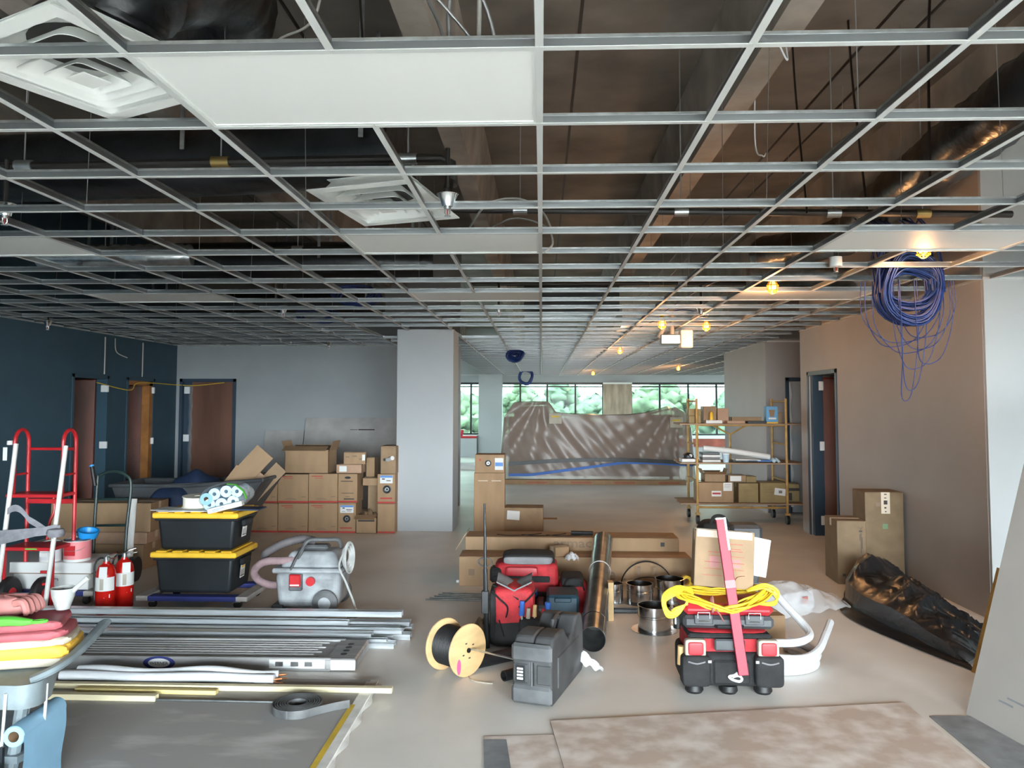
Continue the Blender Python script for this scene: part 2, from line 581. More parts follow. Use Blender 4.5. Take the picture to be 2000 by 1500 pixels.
MB().bb(XR + .02, XR + .155, 10.585, 10.665, 0, 2.115).build('stop', 'steel_navy', d)
for z in (1.98, 1.18, .2):
    hinge(d, (XR + .13, 10.58, z), (.06, .02, .12))
d = semp('door_5')                                       # frame and pale leaf at the back of the recess
for a, c in ((3.93, 3.985), (4.875, 4.93)):
    MB().bb(a, c, 12.74, 12.91, 0, 2.17, bev=.003).build('jamb', 'steel_navy', d)
MB().bb(3.93, 4.93, 12.74, 12.91, 2.115, 2.17, bev=.003).build('head', 'steel_navy', d)
MB().bb(4.03, 4.875, 12.80, 12.84, .012, 2.11, bev=.003).build('leaf', 'wall_white', d)
MB().grid(lambda u, v: (3.985 + u * .06 + .012 * math.sin(30 * v) , 12.79 - .03 * u * (1 - u) * 4, .1 + 2.0 * v), 4, 40).build('plastic_edge', 'tag_white', d)

# ------------------------------------------------------------------ outside: ground, trees
GZ = -7.0
struct(MB().bb(-260, 260, -260, 300, GZ - .5, GZ).build('floor_outdoor_yard', 'ground_pavement'))
def tree(x, y, h, w, m, label):
    t = thing('tree', label, 'tree', (x, y, GZ), group='trees outside the far windows')
    MB().tube([(0, 0, 0), (.1, 0, h * .3), (0, .1, h * .6)], [w * .07, w * .05, w * .02], 7).build('trunk', 'bark', t)
    rnd = random.Random(int(x * 31 + y))
    b = MB()
    n, mth = 7, 5
    for k in range(150):
        a, q = rnd.uniform(0, 6.28), rnd.uniform(0, 1)
        zz = h * (.22 + .70 * q)
        rr = w * .40 * math.sqrt(max(.04, 1 - (2 * q - .8) ** 2 * .8)) * rnd.uniform(.25, 1.)
        c = Vector((rr * math.cos(a), rr * math.sin(a), zz))
        s = w * rnd.uniform(.07, .14)
        vs = [c + Vector((math.sin(PI * i / mth) * math.cos(2 * PI * j / n), math.sin(PI * i / mth) * math.sin(2 * PI * j / n), math.cos(PI * i / mth) * .8)) * s * rnd.uniform(.65, 1.25) for i in range(mth + 1) for j in range(n)]
        b.add(vs, [(i * n + j, (i + 1) * n + j, (i + 1) * n + (j + 1) % n, i * n + (j + 1) % n) for i in range(mth) for j in range(n)])
    b.build('crown', m, t, 80)
ORD = ['first', 'second', 'third', 'fourth', 'fifth', 'sixth', 'seventh', 'eighth', 'ninth', 'tenth', 'eleventh', 'twelfth']
for row, (y, n, x0, dx, hh, nm) in enumerate(((62, 6, -16.5, 8.4, 10.1, 'near'), (79, 8, -24.0, 8.6, 10.6, 'middle'), (97, 9, -30.0, 9.2, 11.2, 'distant'))):
    for i in range(n):
        tree(x0 + dx * i, y + 1.5 * (i % 2), hh + 1.0 * math.sin(i * 2.3 + row), dx * .92, 'trees' if (i + row) % 2 else 'trees_dark', 'leafy tree beyond the far windows, %s from left in the %s row' % (ORD[i], nm))
# ------------------------------------------------------------------ suspended ceiling grid
S, GX, GY = .6096, -.0056, 2.2114
gx = lambda i: GX + i * S
gy = lambda j: GY + j * S
grid = thing('ceiling_grid', 'open metal suspended ceiling grid with most of its tiles still missing', 'ceiling grid', (0, 0, CZ))
def tee(b, L, along):
    """inverted T: painted flange below, galvanised web and bulb above"""
    for (w, z0, z1, m) in ((.024, -.001, .0015, 0), (.0025, .0015, .032, 1), (.007, .030, .040, 2)):
        if along == 'x':
            b.bb(0, L, -w / 2, w / 2, z0, z1, m)
        else:
            b.bb(-w / 2, w / 2, 0, L, z0, z1, m)
    return b
PANELS = [(-2, 0), (-2, 4), (-2, 8), (-7, 4), (-7, 8), (3, 4), (3, 8), (-7, 0)]
cut = {}
for i, j in PANELS:
    cut.setdefault(i + 1, []).append((gy(j), gy(j + 1)))
def runs(y0, y1, holes):
    out, y = [], y0
    for a, c in sorted(holes):
        if c > y0 and a < y1:
            if a > y: out.append((y, a))
            y = c
    if y < y1: out.append((y, y1))
    return out
y_start = gy(-5)
for i in range(-10, 15):
    x = gx(i)
    if i <= 5:
        spans = [(y_start, 13.4 if x < -1.4 else YF)]
    else:
        spans = ([(y_start, 6.46)] if x < 7.1 else []) + [(15.62, YF)]
    for s0, s1 in spans:
        holes = list(cut.get(i, []))
        if i in (-3, -2): holes.append((10.68, 11.37))
        for a, c in runs(s0, s1, holes):
            b = tee(MB(), c - a, 'y')
            o = b.build('main_tee', ['tee_flange', 'tee_web', 'galv'], grid, 0)
            o.location = (x, a, .0008)
ct = tee(MB(), S - .004, 'x').build('cross_tee', ['tee_flange', 'tee_web', 'galv'], grid, 0)
first = True
far = MB()
nct = 0
for j in range(-5, 41):
    y = gy(j)
    if y > YF - .1: break
    for i in range(-11, 15):
        x0, x1 = gx(i), gx(i + 1)
        if i == -11: x0 = XL
        if y > 13.38 and x1 < -1.3: continue
        if i >= 6 and 6.45 < y < 15.64: continue
        if i >= 11 and y < 6.5: continue
        if i == 5 and 6.45 < y < 15.64: x1 = XR
        if 10.68 < y < 11.37 and i in (-4, -3, -2): continue
        if (i, j) in ((-2, 99),): continue
        full = abs(x1 - x0 - S) < .01
        if 0 <= j <= 13 and full and i <= 8:
            nct += 1
            if first:
                o, first = ct, False
            else:
                o = ct.copy(); COL.objects.link(o); o.parent = grid
            o.location = (x0 + .002, y, 0)
        else:
            far.T = Matrix.Translation((x0 + .002, y, 0))
            tee(far, x1 - x0 - .004, 'x')
far.build('distant_cross_tees', ['tee_flange', 'tee_web', 'galv'], grid, 0, kind='stuff')
for (x0, x1, y0, y1) in ((XR - .022, XR, 6.5, 11.0), (XL, XL + .022, y_start, 13.4), (XL, -1.4, 13.378, 13.4), (XR, 9.7, 6.448, 6.47), (XR + .05, 6, 12.738, 12.76), (XR - .002, XR + .02, 12.76, 15.5), (-9, 9, YF - .022, YF)):
    MB().bb(x0, x1, y0, y1, -.001, .001).build('wall_angle', 'tee_flange', grid, 0)
    dx, dy = (x1 - x0, y1 - y0)
    if dx < dy:
        xx = x1 - .002 if x0 > 0 else x0
        MB().bb(xx, xx + .002, y0, y1, 0, .022).build('wall_angle', 'tee_flange', grid, 0)
    else:
        MB().bb(x0, x1, y1 - .002, y1, 0, .022).build('wall_angle', 'tee_flange', grid, 0)
rw = random.Random(11)
for i in (-8, -6, -4, -2, 0, 2, 4):
    for j in range(1, 15, 2):
        y = gy(j) + rw.uniform(-.1, .2)
        x = gx(i)
        tx = x + rw.uniform(-.06, .06)
        tag(MB().tube([(x, y, CZ + .042), (tx, y + rw.uniform(-.1, .1), DZ - .002)], .0022, 4).build('hanger_wire', 'wire', None, 0), 'thin steel hanger wire between the ceiling grid and the concrete deck', 'wire', 'hanger wires above the grid')

# flat white 2 x 4 light panels laid in the grid
PW = {(-2, 0): 'large white flat light panel nearest the camera in the ceiling grid', (-2, 4): 'white flat light panel just behind the loose square diffuser, left of centre',
      (-2, 8): 'farthest of the three white light panels in line left of the centre ceiling runner', (-7, 4): 'white flat light panel at the left edge above the blue wall',
      (-7, 8): 'small far white light panel in the left ceiling, toward the grey wall', (3, 4): 'white flat light panel at right, in front of the caged yellow lamp',
      (3, 8): 'far white light panel at right ending at the beige wall', (-7, 0): 'white flat light panel beyond the left edge of the view'}
for (i, j) in PANELS[:-1]:
    t = thing('light_panel', PW[i, j], 'light panel', (gx(i), gy(j), CZ + .0025), group='flat panels in the ceiling grid')
    L, W, f = 2 * S, S, .022
    b = MB()
    b.bb(.006, L - .006, .006, f, 0, .012).bb(.006, L - .006, W - f, W - .006, 0, .012).bb(.006, f, f, W - f, 0, .012).bb(L - f, L - .006, f, W - f, 0, .012)
    b.build('frame', 'white_plastic', t, 0)
    MB().bb(f, L - f, f, W - f, .004, .007).build('diffuser_sheet', 'panel_white', t, 0)
    MB().bb(.012, L - .012, .012, W - .012, .010, .030).build('housing', 'galv', t, 0)

# loose square air diffusers lying on top of the runners
def diffuser(loc, rz, size, label, tilt=0.):
    t = thing('air_diffuser', label, 'diffuser', loc, group='loose ceiling diffusers', rot=(tilt, 0, rz))
    h = size / 2
    def ring(ro, ri, zo, zi, n=5):
        """square funnel with rounded corners, between outer and inner half sizes"""
        b = MB()
        def loop(r, z):
            out, c = [], r * .22
            for q in range(4):
                a0 = q * PI / 2
                cx, cy = [(r - c, r - c), (-r + c, r - c), (-r + c, -r + c), (r - c, -r + c)][q]
                for k in range(n + 1):
                    a = a0 + PI / 2 * k / n
                    out.append((cx + c * math.cos(a), cy + c * math.sin(a), z))
            return out
        A, B = loop(ro, zo), loop(ri, zi)
        K = len(A)
        th = Vector((0, 0, .0025))
        C = [tuple(Vector(p) + th) for p in A]; D = [tuple(Vector(p) + th) for p in B]
        fs = []
        for k in range(K):
            l = (k + 1) % K
            fs += [(k, l, K + l, K + k), (2 * K + l, 2 * K + k, 3 * K + k, 3 * K + l), (l, k, 2 * K + k, 2 * K + l), (K + k, K + l, 3 * K + l, 3 * K + k)]
        b.add(A + B + C + D, fs)
        return b
    b = ring(h * .88, h * .74, 0., .075)
    b.bb(-h, h, -h, -h * .84, -.002, .004).bb(-h, h, h * .84, h, -.002, .004).bb(-h, -h * .84, -h * .84, h * .84, -.002, .004).bb(h * .84, h, -h * .84, h * .84, -.002, .004)
    b.build('outer_frame', 'panel_white', t)
    ring(h * .68, h * .52, -.010, .045).build('cone', 'panel_white', t)
    ring(h * .48, h * .34, -.018, .030).build('cone', 'panel_white', t)
    ring(h * .30, h * .19, -.026, .010).build('cone', 'panel_white', t)
    MB().bb(-h * .15, h * .15, -h * .15, h * .15, -.030, -.026, bev=.001).build('centre_plate', 'panel_white', t)
    MB().cyl((0, 0, .085), (0, 0, .16), h * .52, 24, caps=False).build('neck', 'black_rubber', t)
    b = MB()
    b.bb(-h * .76, h * .76, -h * .76, h * .76, .078, .081)
    b.build('back_pan', 'panel_white', t)
    MB().cyl((0, 0, .0765), (0, 0, .078), h * .55, 28).build('neck_opening', 'black_rubber', t)
    return t
d1 = diffuser((-1.475, 2.44, CZ + .052), math.radians(-26), .645, 'square white air diffuser lying askew over the near left runners')
d2 = diffuser((-.86, 4.25, CZ + .078), math.radians(-17), .62, 'square white air diffuser lying beside a chrome sprinkler cup', tilt=-.09)

# ------------------------------------------------------------------ above the grid: pipes, ducts, cables
def flex(name, pts, r, m, label, cat='duct', n=18, k=10, ribs=.035, group=None):
    P = spline(pts, k)
    rs = [r * (1 + ribs * (1 if q % 2 else -1) + .03 * math.sin(q * 1.3)) for q in range(len(P))]
    o = MB().tube(P, rs, n).build(name, m, None, 60)
    return tag(o, label, cat, group)
def DUCT(pts, r, label):
    t = thing('insulated_duct', label, 'duct', group='black insulated ducts')
    MB().tube(spline(pts, 8), r, 20).build('run', 'black_wrap', t)
    for q in (pts[0], pts[-2], pts[-1]):
        x = q[0] + (.2 if q is pts[0] else -.2)
        for s in (-1, 1):
            MB().bb(x - .015, x + .015, q[1] + s * (r + .006) - .006, q[1] + s * (r + .006) + .006, q[2], DZ).build('hanger_strap', 'galv', t, 0)
flex('flexible_duct', [(-1.42, 2.46, 2.95), (-1.36, 2.5, 3.10), (-1.25, 2.9, 3.35), (-1.5, 3.6, 3.5), (-2.4, 4.2, 3.55)], .16, 'black_wrap', 'black flexible duct rising from the near left diffuser', group='black flexible ducts')
DUCT([(-6.2, 5.5, 3.42), (-4, 5.45, 3.42), (-2.2, 5.3, 3.42), (-.95, 5.1, 3.42)], .24, 'thick black insulated duct running across above the left grid')
flex('flexible_duct', [(3.6, 3.3, 3.55), (2.75, 3.9, 3.46), (2.66, 4.7, 3.40), (2.72, 5.6, 3.37), (2.80, 6.5, 3.36), (2.95, 7.8, 3.38), (2.6, 9.2, 3.5)], .19, 'black_wrap', 'black flexible duct snaking above the right side of the grid', group='black flexible ducts')
DUCT([(-5.2, 8.6, 3.3), (-3.6, 8.5, 3.3), (-2.2, 8.5, 3.3), (-1.2, 8.6, 3.3)], .22, 'dark insulated duct farther back above the left grid')
DUCT([(-5.8, 11.2, 3.2), (-3.6, 11.2, 3.2), (-2.3, 11.2, 3.2)], .2, 'dark insulated duct above the grid before the grey wall')
flex('silver_duct', [(-4.0, 6.05, 2.885), (-3.6, 6.0, 2.88), (-3.1, 5.95, 2.88), (-2.75, 6.0, 2.89)], .085, 'galv', 'short silver flexible duct above the left grid', ribs=.06)
flex('silver_duct', [(2.0, 7.6, 2.93), (2.5, 7.55, 2.95), (3.0, 7.6, 2.95), (3.55, 7.7, 3.0)], .12, 'galv', 'silver flexible duct beside the lamp over the right grid', ribs=.06)
tag(MB().bb(1.3, 2.6, 12.6, 14.0, 3.0, 3.35).bb(1.6, 2.3, 14, 18, 3.05, 3.3).build('sheet_metal_duct', 'galv'), 'rectangular sheet metal duct above the far right grid', 'duct')
tag(MB().bb(-.2, .9, 9.0, 9.7, 2.79, 3.2).build('sheet_metal_duct', 'black_wrap'), 'dark square duct box above the far centre grid', 'duct')
MB().box((-1.47, 2.50, 3.02), (.06, .004, .07), rot=(.3, 0, .3)).build('label', 'red_print', bpy.data.objects['flexible_duct'])

def pipe(name, pts, r, label, drops=()):
    t = thing(name, label, 'pipe')
    MB().tube(pts, r, 10).build('run', 'pipe_black', t)
    for p in drops:
        MB().cyl((p[0] - .05, p[1], p[2]), (p[0] + .05, p[1], p[2]), r * 1.35, 12, m=0).build('coupling', 'brass' if len(p) > 3 else 'galv', t)
        MB().cyl((p[0], p[1], p[2]), (p[0], p[1], DZ), .005, 6).build('hanger_rod', 'wire', t)
    return t
t = pipe('sprinkler_pipe', [(-6.2, 4.45, 3.1), (-1.8, 4.33, 3.1), (-.56, 4.30, 3.1), (-.50, 4.30, 3.07), (-.49, 4.30, 2.95), (-.49, 4.10, 2.90), (-.49, 4.02, 2.83)], .024, 'black sprinkler pipe across the left with a brass coupling', [(-1.83, 4.33, 3.1, 1), (-3.0, 4.36, 3.1), (-.75, 4.305, 3.1)])
t = pipe('sprinkler_pipe', [(-.8, 5.45, 3.1), (3.4, 5.72, 3.1)], .026, 'long black sprinkler pipe crossing behind the centre runner', [(-.15, 5.49, 3.1), (1.0, 5.57, 3.1), (2.1, 5.64, 3.1), (2.75, 5.68, 3.1, 1)])
t = pipe('sprinkler_pipe', [(-6.2, 7.0, 3.12), (-1.0, 6.9, 3.12)], .024, 'black sprinkler pipe farther back above the left grid', [(-4, 6.96, 3.12), (-2.2, 6.92, 3.12)])
t = pipe('sprinkler_pipe', [(-2.1, 4.5, 3.78), (-1.55, 6.4, 3.78), (-1.2, 9, 3.78)], .03, 'dark pipe running away toward the far windows, left side', [])
t = pipe('sprinkler_pipe', [(-.8, 8.85, 3.1), (3.4, 8.9, 3.1)], .024, 'black sprinkler pipe far back at the right', [(1.6, 8.88, 3.1)])

def sprinkler(loc, label, cup=True, s=1.):
    t = thing('fire_sprinkler', label, 'sprinkler', loc, group='sprinkler heads')
    if cup:
        MB().lathe([(.020, -.012), (.030, -.010), (.036, .012), (.052, .050), (.058, .056), (.055, .056), (.048, .048), (.03, .014), (.02, .0)], 20).build('chrome_cup', 'chrome', t)
    else:
        MB().cyl((0, 0, -.02), (0, 0, .05), .045, 14).build('white_cap', 'white_plastic', t)
    MB().cyl((0, 0, -.02), (0, 0, .3), .013, 10).build('drop_pipe', 'pipe_black', t)
    MB().lathe([(.006, -.026), (.018, -.024), (.018, -.012), (.01, -.01)], 12).tube([(-.012, 0, -.024), (-.014, 0, -.045), (0, 0, -.06), (.014, 0, -.045), (.012, 0, -.024)], .003, 5).cyl((0, 0, -.062), (0, 0, -.058), .018, 12).build('frame_and_plate', 'galv', t)
    MB().cyl((0, 0, -.056), (0, 0, -.026), .003, 6).build('glass_bulb', 'red_print', t)
sprinkler((-.49, 4.02, 2.76), 'chrome sprinkler cup hanging right of the second diffuser')
sprinkler((-2.92, 4.10, 2.75), 'chrome sprinkler cup at the far left edge of the view')
sprinkler((2.17, 5.80, 2.76), 'white capped sprinkler near the right light panel', False)
sprinkler((-2.82, 8.40, 2.74), 'small chrome sprinkler far back above the left grid')
sprinkler((-.46, 8.40, 2.74), 'small chrome sprinkler far back near the white column')
sprinkler((-6.1, 9.4, 2.70), 'small sprinkler hanging by the blue wall')
sprinkler((-3.6, 13.1, 2.73), 'small sprinkler by the top of the grey wall')
sprinkler((1.75, 8.6, 2.74), 'small sprinkler below the right far grid beside the lamp')

# caged temporary lamps
def lamp(loc, e, label, cage=True):
    t = thing('work_lamp', label, 'lamp', loc, group='caged temporary lamps')
    MB().lathe([(.0, -.075), (.018, -.072), (.032, -.055), (.034, -.035), (.024, -.008), (.014, .01), (.0, .012)], 16).build('bulb', 'bulb_glow', t)
    MB().cyl((0, 0, .008), (0, 0, .075), .024, 12, r2=.02).build('socket', 'cage_yellow', t)
    b = MB()
    for k in range(6):
        a = k * PI / 3
        c, s = math.cos(a), math.sin(a)
        b.tube([(.024 * c, .024 * s, .015), (.05 * c, .05 * s, -.03), (.045 * c, .045 * s, -.075), (.015 * c, .015 * s, -.10), (0, 0, -.103)], .004, 5)
    for z, r in ((-.03, .05), (-.075, .045)):
        b.tube(arc((0, 0, z), r, 0, 2 * PI * 15 / 16, 15, 'xy'), .004, 5, closed=True)
    b.build('cage', 'cage_yellow', t)
    L = bpy.data.lights.new('bulb_light', 'POINT')
    L.energy = e
    L.color = (1., .50, .20)
    L.shadow_soft_size = .045
    lo = bpy.data.objects.new('bulb_light', L)
    COL.objects.link(lo); lo.parent = t; lo.location = (0, 0, -.16)
mat('bulb_glow', (1, .8, .5), .4, emit=(1., .56, .18), estr=.09)
mat('cage_yellow', (.75, .42, .02), .45)
LE = .85
lamp((2.70, 5.58, 2.860), LE, 'caged yellow work lamp in front of the blue cable bundle')
lamp((2.03, 6.9, 2.80), LE, 'caged work lamp right of centre beside the silver duct')
lamp((1.47, 9.55, 2.75), LE, 'glowing work lamp just left of the hanging white box')
lamp((2.08, 9.90, 2.76), LE, 'glowing work lamp just right of the hanging white box')
lamp((1.40, 13.95, 2.74), LE, 'glowing work lamp far back on the orange lit grid')
lamp((3.50, 20.1, 2.72), LE * 1.5, 'bright bulb hanging low near the far right windows')
lamp((1.49, 22.6, 2.70), LE * 1.2, 'small bulb hanging at the far ceiling edge, right of centre')
t = thing('hanging_box', 'grey and white box hanging from the grid between two glowing lamps', 'projector', (1.85, 10.5, 2.50))
MB().bb(.0, .16, -.10, .10, -.02, .22, bev=.012).build('white_housing', 'white_plastic', t)
MB().bb(-.26, 0, -.08, .08, .03, .16, bev=.01).build('grey_body', 'galv', t)
MB().cyl((-.1, 0, .16), (-.1, 0, .5), .03, 10).cyl((-.28, 0, .12), (-.20, 0, .28), .03, 10).build('bracket', 'cable_grey', t)
tag(MB().tube(spline([(2.70, 5.58, 2.935), (2.4, 6.3, 3.05), (2.03, 6.9, 2.88), (1.8, 8.2, 3.0), (1.47, 9.55, 2.83), (1.75, 9.7, 2.9), (2.08, 9.9, 2.84), (1.7, 12, 3.0), (1.4, 13.95, 2.82), (2.2, 17, 2.95), (3.5, 20.1, 2.79), (2.6, 21.5, 2.9), (1.49, 22.6, 2.77)], 8), .006, 6).build('lamp_cord', 'cable_blue'), 'cord linking the caged work lamps above the right grid', 'cord')

# blue data cable bundles
def coil(t, n, r, rz, seed, m='cable_blue', th=.0045, name='cable', spread=.05, tail=0, depth=.10):
    rr = random.Random(seed)
    for k in range(n):
        q = rr.uniform(-1, 1)
        a, c = r * (1 + spread * q) * rr.uniform(.9, 1.06), rz * (1 + spread * q * 1.2) * rr.uniform(.88, 1.05)
        dy, ph = rr.uniform(-depth, depth), rr.uniform(-.3, .3)
        P = [(a * math.cos(w) + .012 * math.sin(3 * w + ph), dy + .03 * math.sin(2 * w + ph), c * math.sin(w) + .012 * math.cos(2 * w + ph * 5)) for w in [2 * PI * i / 26 for i in range(26)]]
        MB().tube(P, th, 5, closed=True).build(name, m, t, 80)
blue = thing('cable_bundle', 'big tangle of blue data cable hanging in front of the beige wall', 'cable', (2.80, 6.02, 2.62))
coil(blue, 46, .20, .26, 5, th=.0075, spread=.10)
coil(blue, 22, .20, .15, 8, th=.007, spread=.16)
rr = random.Random(21)
for k in range(26):                                   # strands rising into the plenum
    x = rr.choice((-1, 1)) * rr.uniform(.15, .24)
    MB().tube(spline([(x, rr.uniform(-.08, .08), -.05), (x * rr.uniform(.9, 1.1), rr.uniform(-.1, .1), .25), (x * .9 + rr.uniform(-.08, .08), rr.uniform(-.1, .2), .42), (x * .8 + rr.uniform(-.1, .1), .3, .60)], 4), .0065, 5).build('cable', 'cable_blue', blue, 80)
for k, (dx, w, h) in enumerate([(-.05, .28, -.42), (.0, .25, -.50), (.10, .20, -.47), (.05, .17, -.62), (.02, .10, -.78), (-.1, .24, -.45), (.12, .22, -.38), (-.02, .08, -.86), (.16, .16, -.58)]):
    P = spline([(dx - w, -.02 * k + .08, .05), (dx - w * 1.02, .05 - .02 * k, h * .55), (dx - w * .45, .05, h * .95), (dx + w * .1, .04, h), (dx + w * .7, .05, h * .85), (dx + w, .0, h * .4), (dx + w * .95, 0, .05)], 6)
    MB().tube(P, .0035, 5).build('loose_strand', 'cable_blue', blue, 80)
c2 = thing('cable_coil', 'dark blue cable coil hanging under the far grid, centre', 'cable', (-.50, 14.75, 2.66))
coil(c2, 24, .11, .07, 3, th=.012, spread=.55)
c3 = thing('cable_coil', 'blue cable loop hanging in front of the far windows', 'cable', (-.48, 24.0, 2.60))
coil(c3, 16, .20, .22, 4, th=.016, spread=.12)
c4 = thing('cable_coil', 'dark blue cable coil resting above the left far grid', 'cable', (-1.98, 8.25, 2.885))
coil(c4, 16, .22, .09, 6, th=.008, depth=.2)
c5 = thing('cable_coil', 'dark blue cable heap above the grid before the white column', 'cable', (-2.9, 10.0, 2.88))
coil(c5, 14, .26, .08, 9, th=.008, depth=.2)

# bare conduits and tails above the near grid
def strand(pts, r, m, label, name='conduit'):
    tag(MB().tube(spline(pts, 8), r, 6).build(name, m, None, 80), label, 'cable', 'loose conduit tails above the grid')
strand([(-.30, 2.62, 2.80), (-.33, 2.52, 2.95), (-.37, 2.40, 3.02), (-.375, 2.37, 3.04), (-.34, 2.42, 3.02), (-.22, 2.50, 2.90), (-.18, 2.60, 2.81)], .006, 'wire', 'folded steel conduit tail at the top centre')
strand([(-.30, 2.60, 2.81), (-.30, 2.46, 2.98), (-.26, 2.40, 3.06), (-.18, 2.45, 3.00), (-.13, 2.58, 2.82)], .007, 'wire', 'arched steel conduit above the near light panel')
strand([(-.22, 2.60, 2.81), (-.20, 2.45, 2.95), (-.19, 2.33, 3.2)], .008, 'cable_grey', 'ribbed conduit rising at the top centre')
strand([(-.50, 5.0, 2.80), (-.35, 4.85, 2.97), (-.15, 4.80, 3.0), (0.0, 4.80, 2.92), (.06, 4.75, 2.80)], .007, 'cable_grey', 'pale cable arching right of the chrome sprinkler cup')
strand([(-.45, 5.1, 2.80), (-.2, 5.0, 2.92), (.02, 4.9, 2.85), (.07, 4.7, 2.70), (.02, 4.6, 2.62)], .006, 'cable_grey', 'pale cable dropping past the centre runner')
strand([(-.95, 2.75, 2.80), (-.92, 2.6, 2.95), (-.75, 2.5, 3.0), (-.66, 2.3, 3.2), (-.6, 2.1, 3.5)], .005, 'cable_grey', 'thin pale cable above the near light panel')
strand([(2.5, 4.9, 2.80), (2.75, 5.1, 2.9), (3.0, 5.2, 2.88), (3.1, 5.1, 2.78)], .008, 'cable_grey', 'pale cable arching over the right runners')
strand([(1.24, 4.2, 3.745), (1.22, 4.0, 3.6), (1.27, 4.0, 3.5), (1.30, 4.1, 3.6), (1.32, 4.2, 3.745)], .005, 'tag_white', 'white wire loop hanging from the deck, right of centre')
strand([(1.45, 5.2, 4.3), (1.43, 5.2, 3.5), (1.45, 5.1, 3.35), (1.5, 5.2, 3.4)], .005, 'tag_white', 'white wire tail hanging over the right grid')
for k, (x, y, dx, lab) in enumerate([(-.93, 3.6, .10, 'centre left'), (-1.42, 3.4, .05, 'near left'), (1.75, 5.4, .10, 'right of the joist'), (2.1, 5.3, .12, 'over the right runners'), (2.32, 4.6, -.02, 'beside the black flexible duct')]):
    P = [(x, y, DZ), (x + dx * .4, y + .05, DZ - .5), (x + dx, y + .05, 3.05)]
    t = tag(MB().tube(spline(P, 5), .018, 6, flat=.3).build('hanger_strap', 'black_rubber'), 'black strap hanging from the deck, ' + lab, 'strap', 'black hanger straps')
# ------------------------------------------------------------------ object materials
mat('cardboard', (.345, .222, .125), .75, var=.12, scale=8, stretch=(1, 1, .3))
mat('cardboard_dark', (.30, .20, .115), .75, var=.15, scale=7)
mat('cardboard_shaded', (.20, .135, .075), .75, var=.15, scale=7)  # cardboard darkened in colour for the shaded boxes by the beige wall
mat('cardboard_pink', (.43, .275, .185), .75, var=.12, scale=8)
mat('cardboard_olive', (.30, .225, .105), .75, var=.15, scale=7)
mat('tape_clear', (.55, .45, .33), .2)
mat('tape_paper', (.62, .52, .40), .5)
mat('ink', (.05, .04, .035), .7)
mat('ink_soft', (.22, .15, .10), .7)
mat('ink_green', (.16, .26, .14), .7)
mat('blue_print', (.10, .25, .60), .6)
mat('yellow_lid', (.80, .48, .035), .45, var=.08, scale=9)
mat('tote_black', (.012, .015, .018), .5, var=.4, scale=3, spec=.3)
mat('red_paint', (.50, .018, .025), .35, var=.1, scale=9)
mat('red_ext', (.46, .010, .006), .22)
mat('red_fabric', (.45, .020, .028), .75, var=.3, scale=14, bump=.3, bscale=90)
mat('black_fabric', (.018, .018, .019), .85, var=.4, scale=12, bump=.3, bscale=90)
mat('grey_fabric', (.20, .20, .21), .85, var=.2, scale=12)
mat('pvc_white', (.70, .70, .67), .35)
mat('strap_grey', (.27, .27, .30), .7, var=.2, scale=20)
mat('truck_grey', (.075, .082, .090), .55, var=.35, scale=3)
mat('truck_green', (.012, .030, .028), .45)
mat('navy_cloth', (.012, .028, .075), .7, var=.3, scale=5)
mat('light_blue', (.24, .45, .63), .6, var=.06, scale=9)
mat('pale_blue', (.50, .68, .80), .35, var=.15, scale=12)
mat('lime', (.11, .52, .06), .4)
mat('vac_grey', (.33, .35, .37), .6, var=.45, scale=6, bump=.05)
mat('vac_dark', (.10, .105, .11), .6, var=.5, scale=6)
mat('hose_dust', (.10, .09, .095), .7, var=.5, scale=5)
mat('hose_pink', (.28, .19, .20), .8, var=.3, scale=9)
mat('cord_dust', (.40, .41, .40), .7, var=.2, scale=15)
mat('drywall_grey', (.40, .39, .38), .8, col2=(.30, .29, .28), scale=2.6, detail=9)
mat('drywall_smear', (.52, .51, .50), .8, col2=(.345, .335, .325), scale=3.2, detail=6, ramp=(.55, .72), stretch=(.6, 1.6, 1))
mat('drywall_edge', (.72, .71, .68), .7, var=.2, scale=8)
mat('tape_yellow', (.72, .50, .06), .6, var=.2, scale=5)
mat('stick_beige', (.74, .66, .44), .6, var=.12, scale=12, stretch=(.3, 4, 4))
mat('stick_yellow', (.74, .60, .26), .6, var=.12, scale=12, stretch=(.3, 4, 4))
mat('foam_white', (.64, .66, .69), .7, var=.05, scale=12)
mat('copper', (.60, .26, .12), .3, metal=.8)
mat('coil_grey', (.16, .165, .17), .4, metal=.35, var=.4, scale=8)
mat('cart_grey', (.20, .245, .265), .5, var=.3, scale=6)
mat('bag_yellow', (.62, .36, .045), .6, var=.2, scale=3)
mat('bag_red', (.33, .075, .09), .6, var=.3, scale=5)
mat('bag_cream', (.46, .42, .34), .6, var=.15, scale=6)
mat('salmon', (.42, .17, .155), .6, var=.2, scale=8)
mat('bright_blue', (.02, .30, .74), .4)
mat('dolly_wood', (.33, .31, .29), .7, var=.3, scale=4)
mat('dolly_blue', (.02, .03, .16), .6)
mat('spool_cream', (.78, .75, .64), .5)
mat('can_pink', (.70, .22, .24), .4)

def bars(parent, face, off, rects, m, name='lettering'):
    """flat print: thin rectangles (x0, x1, z0, z1) on a face of a thing"""
    b = MB()
    for x0, x1, z0, z1 in rects:
        if face == '-y':
            b.bb(x0, x1, off - .0012, off, z0, z1)
        elif face == '+x':
            b.bb(off, off + .0012, x0, x1, z0, z1)
        elif face == '-x':
            b.bb(off - .0012, off, x0, x1, z0, z1)
        else:
            b.bb(x0, x1, z0, z1, off, off + .0012)
    return b.build(name, m, parent, 0)

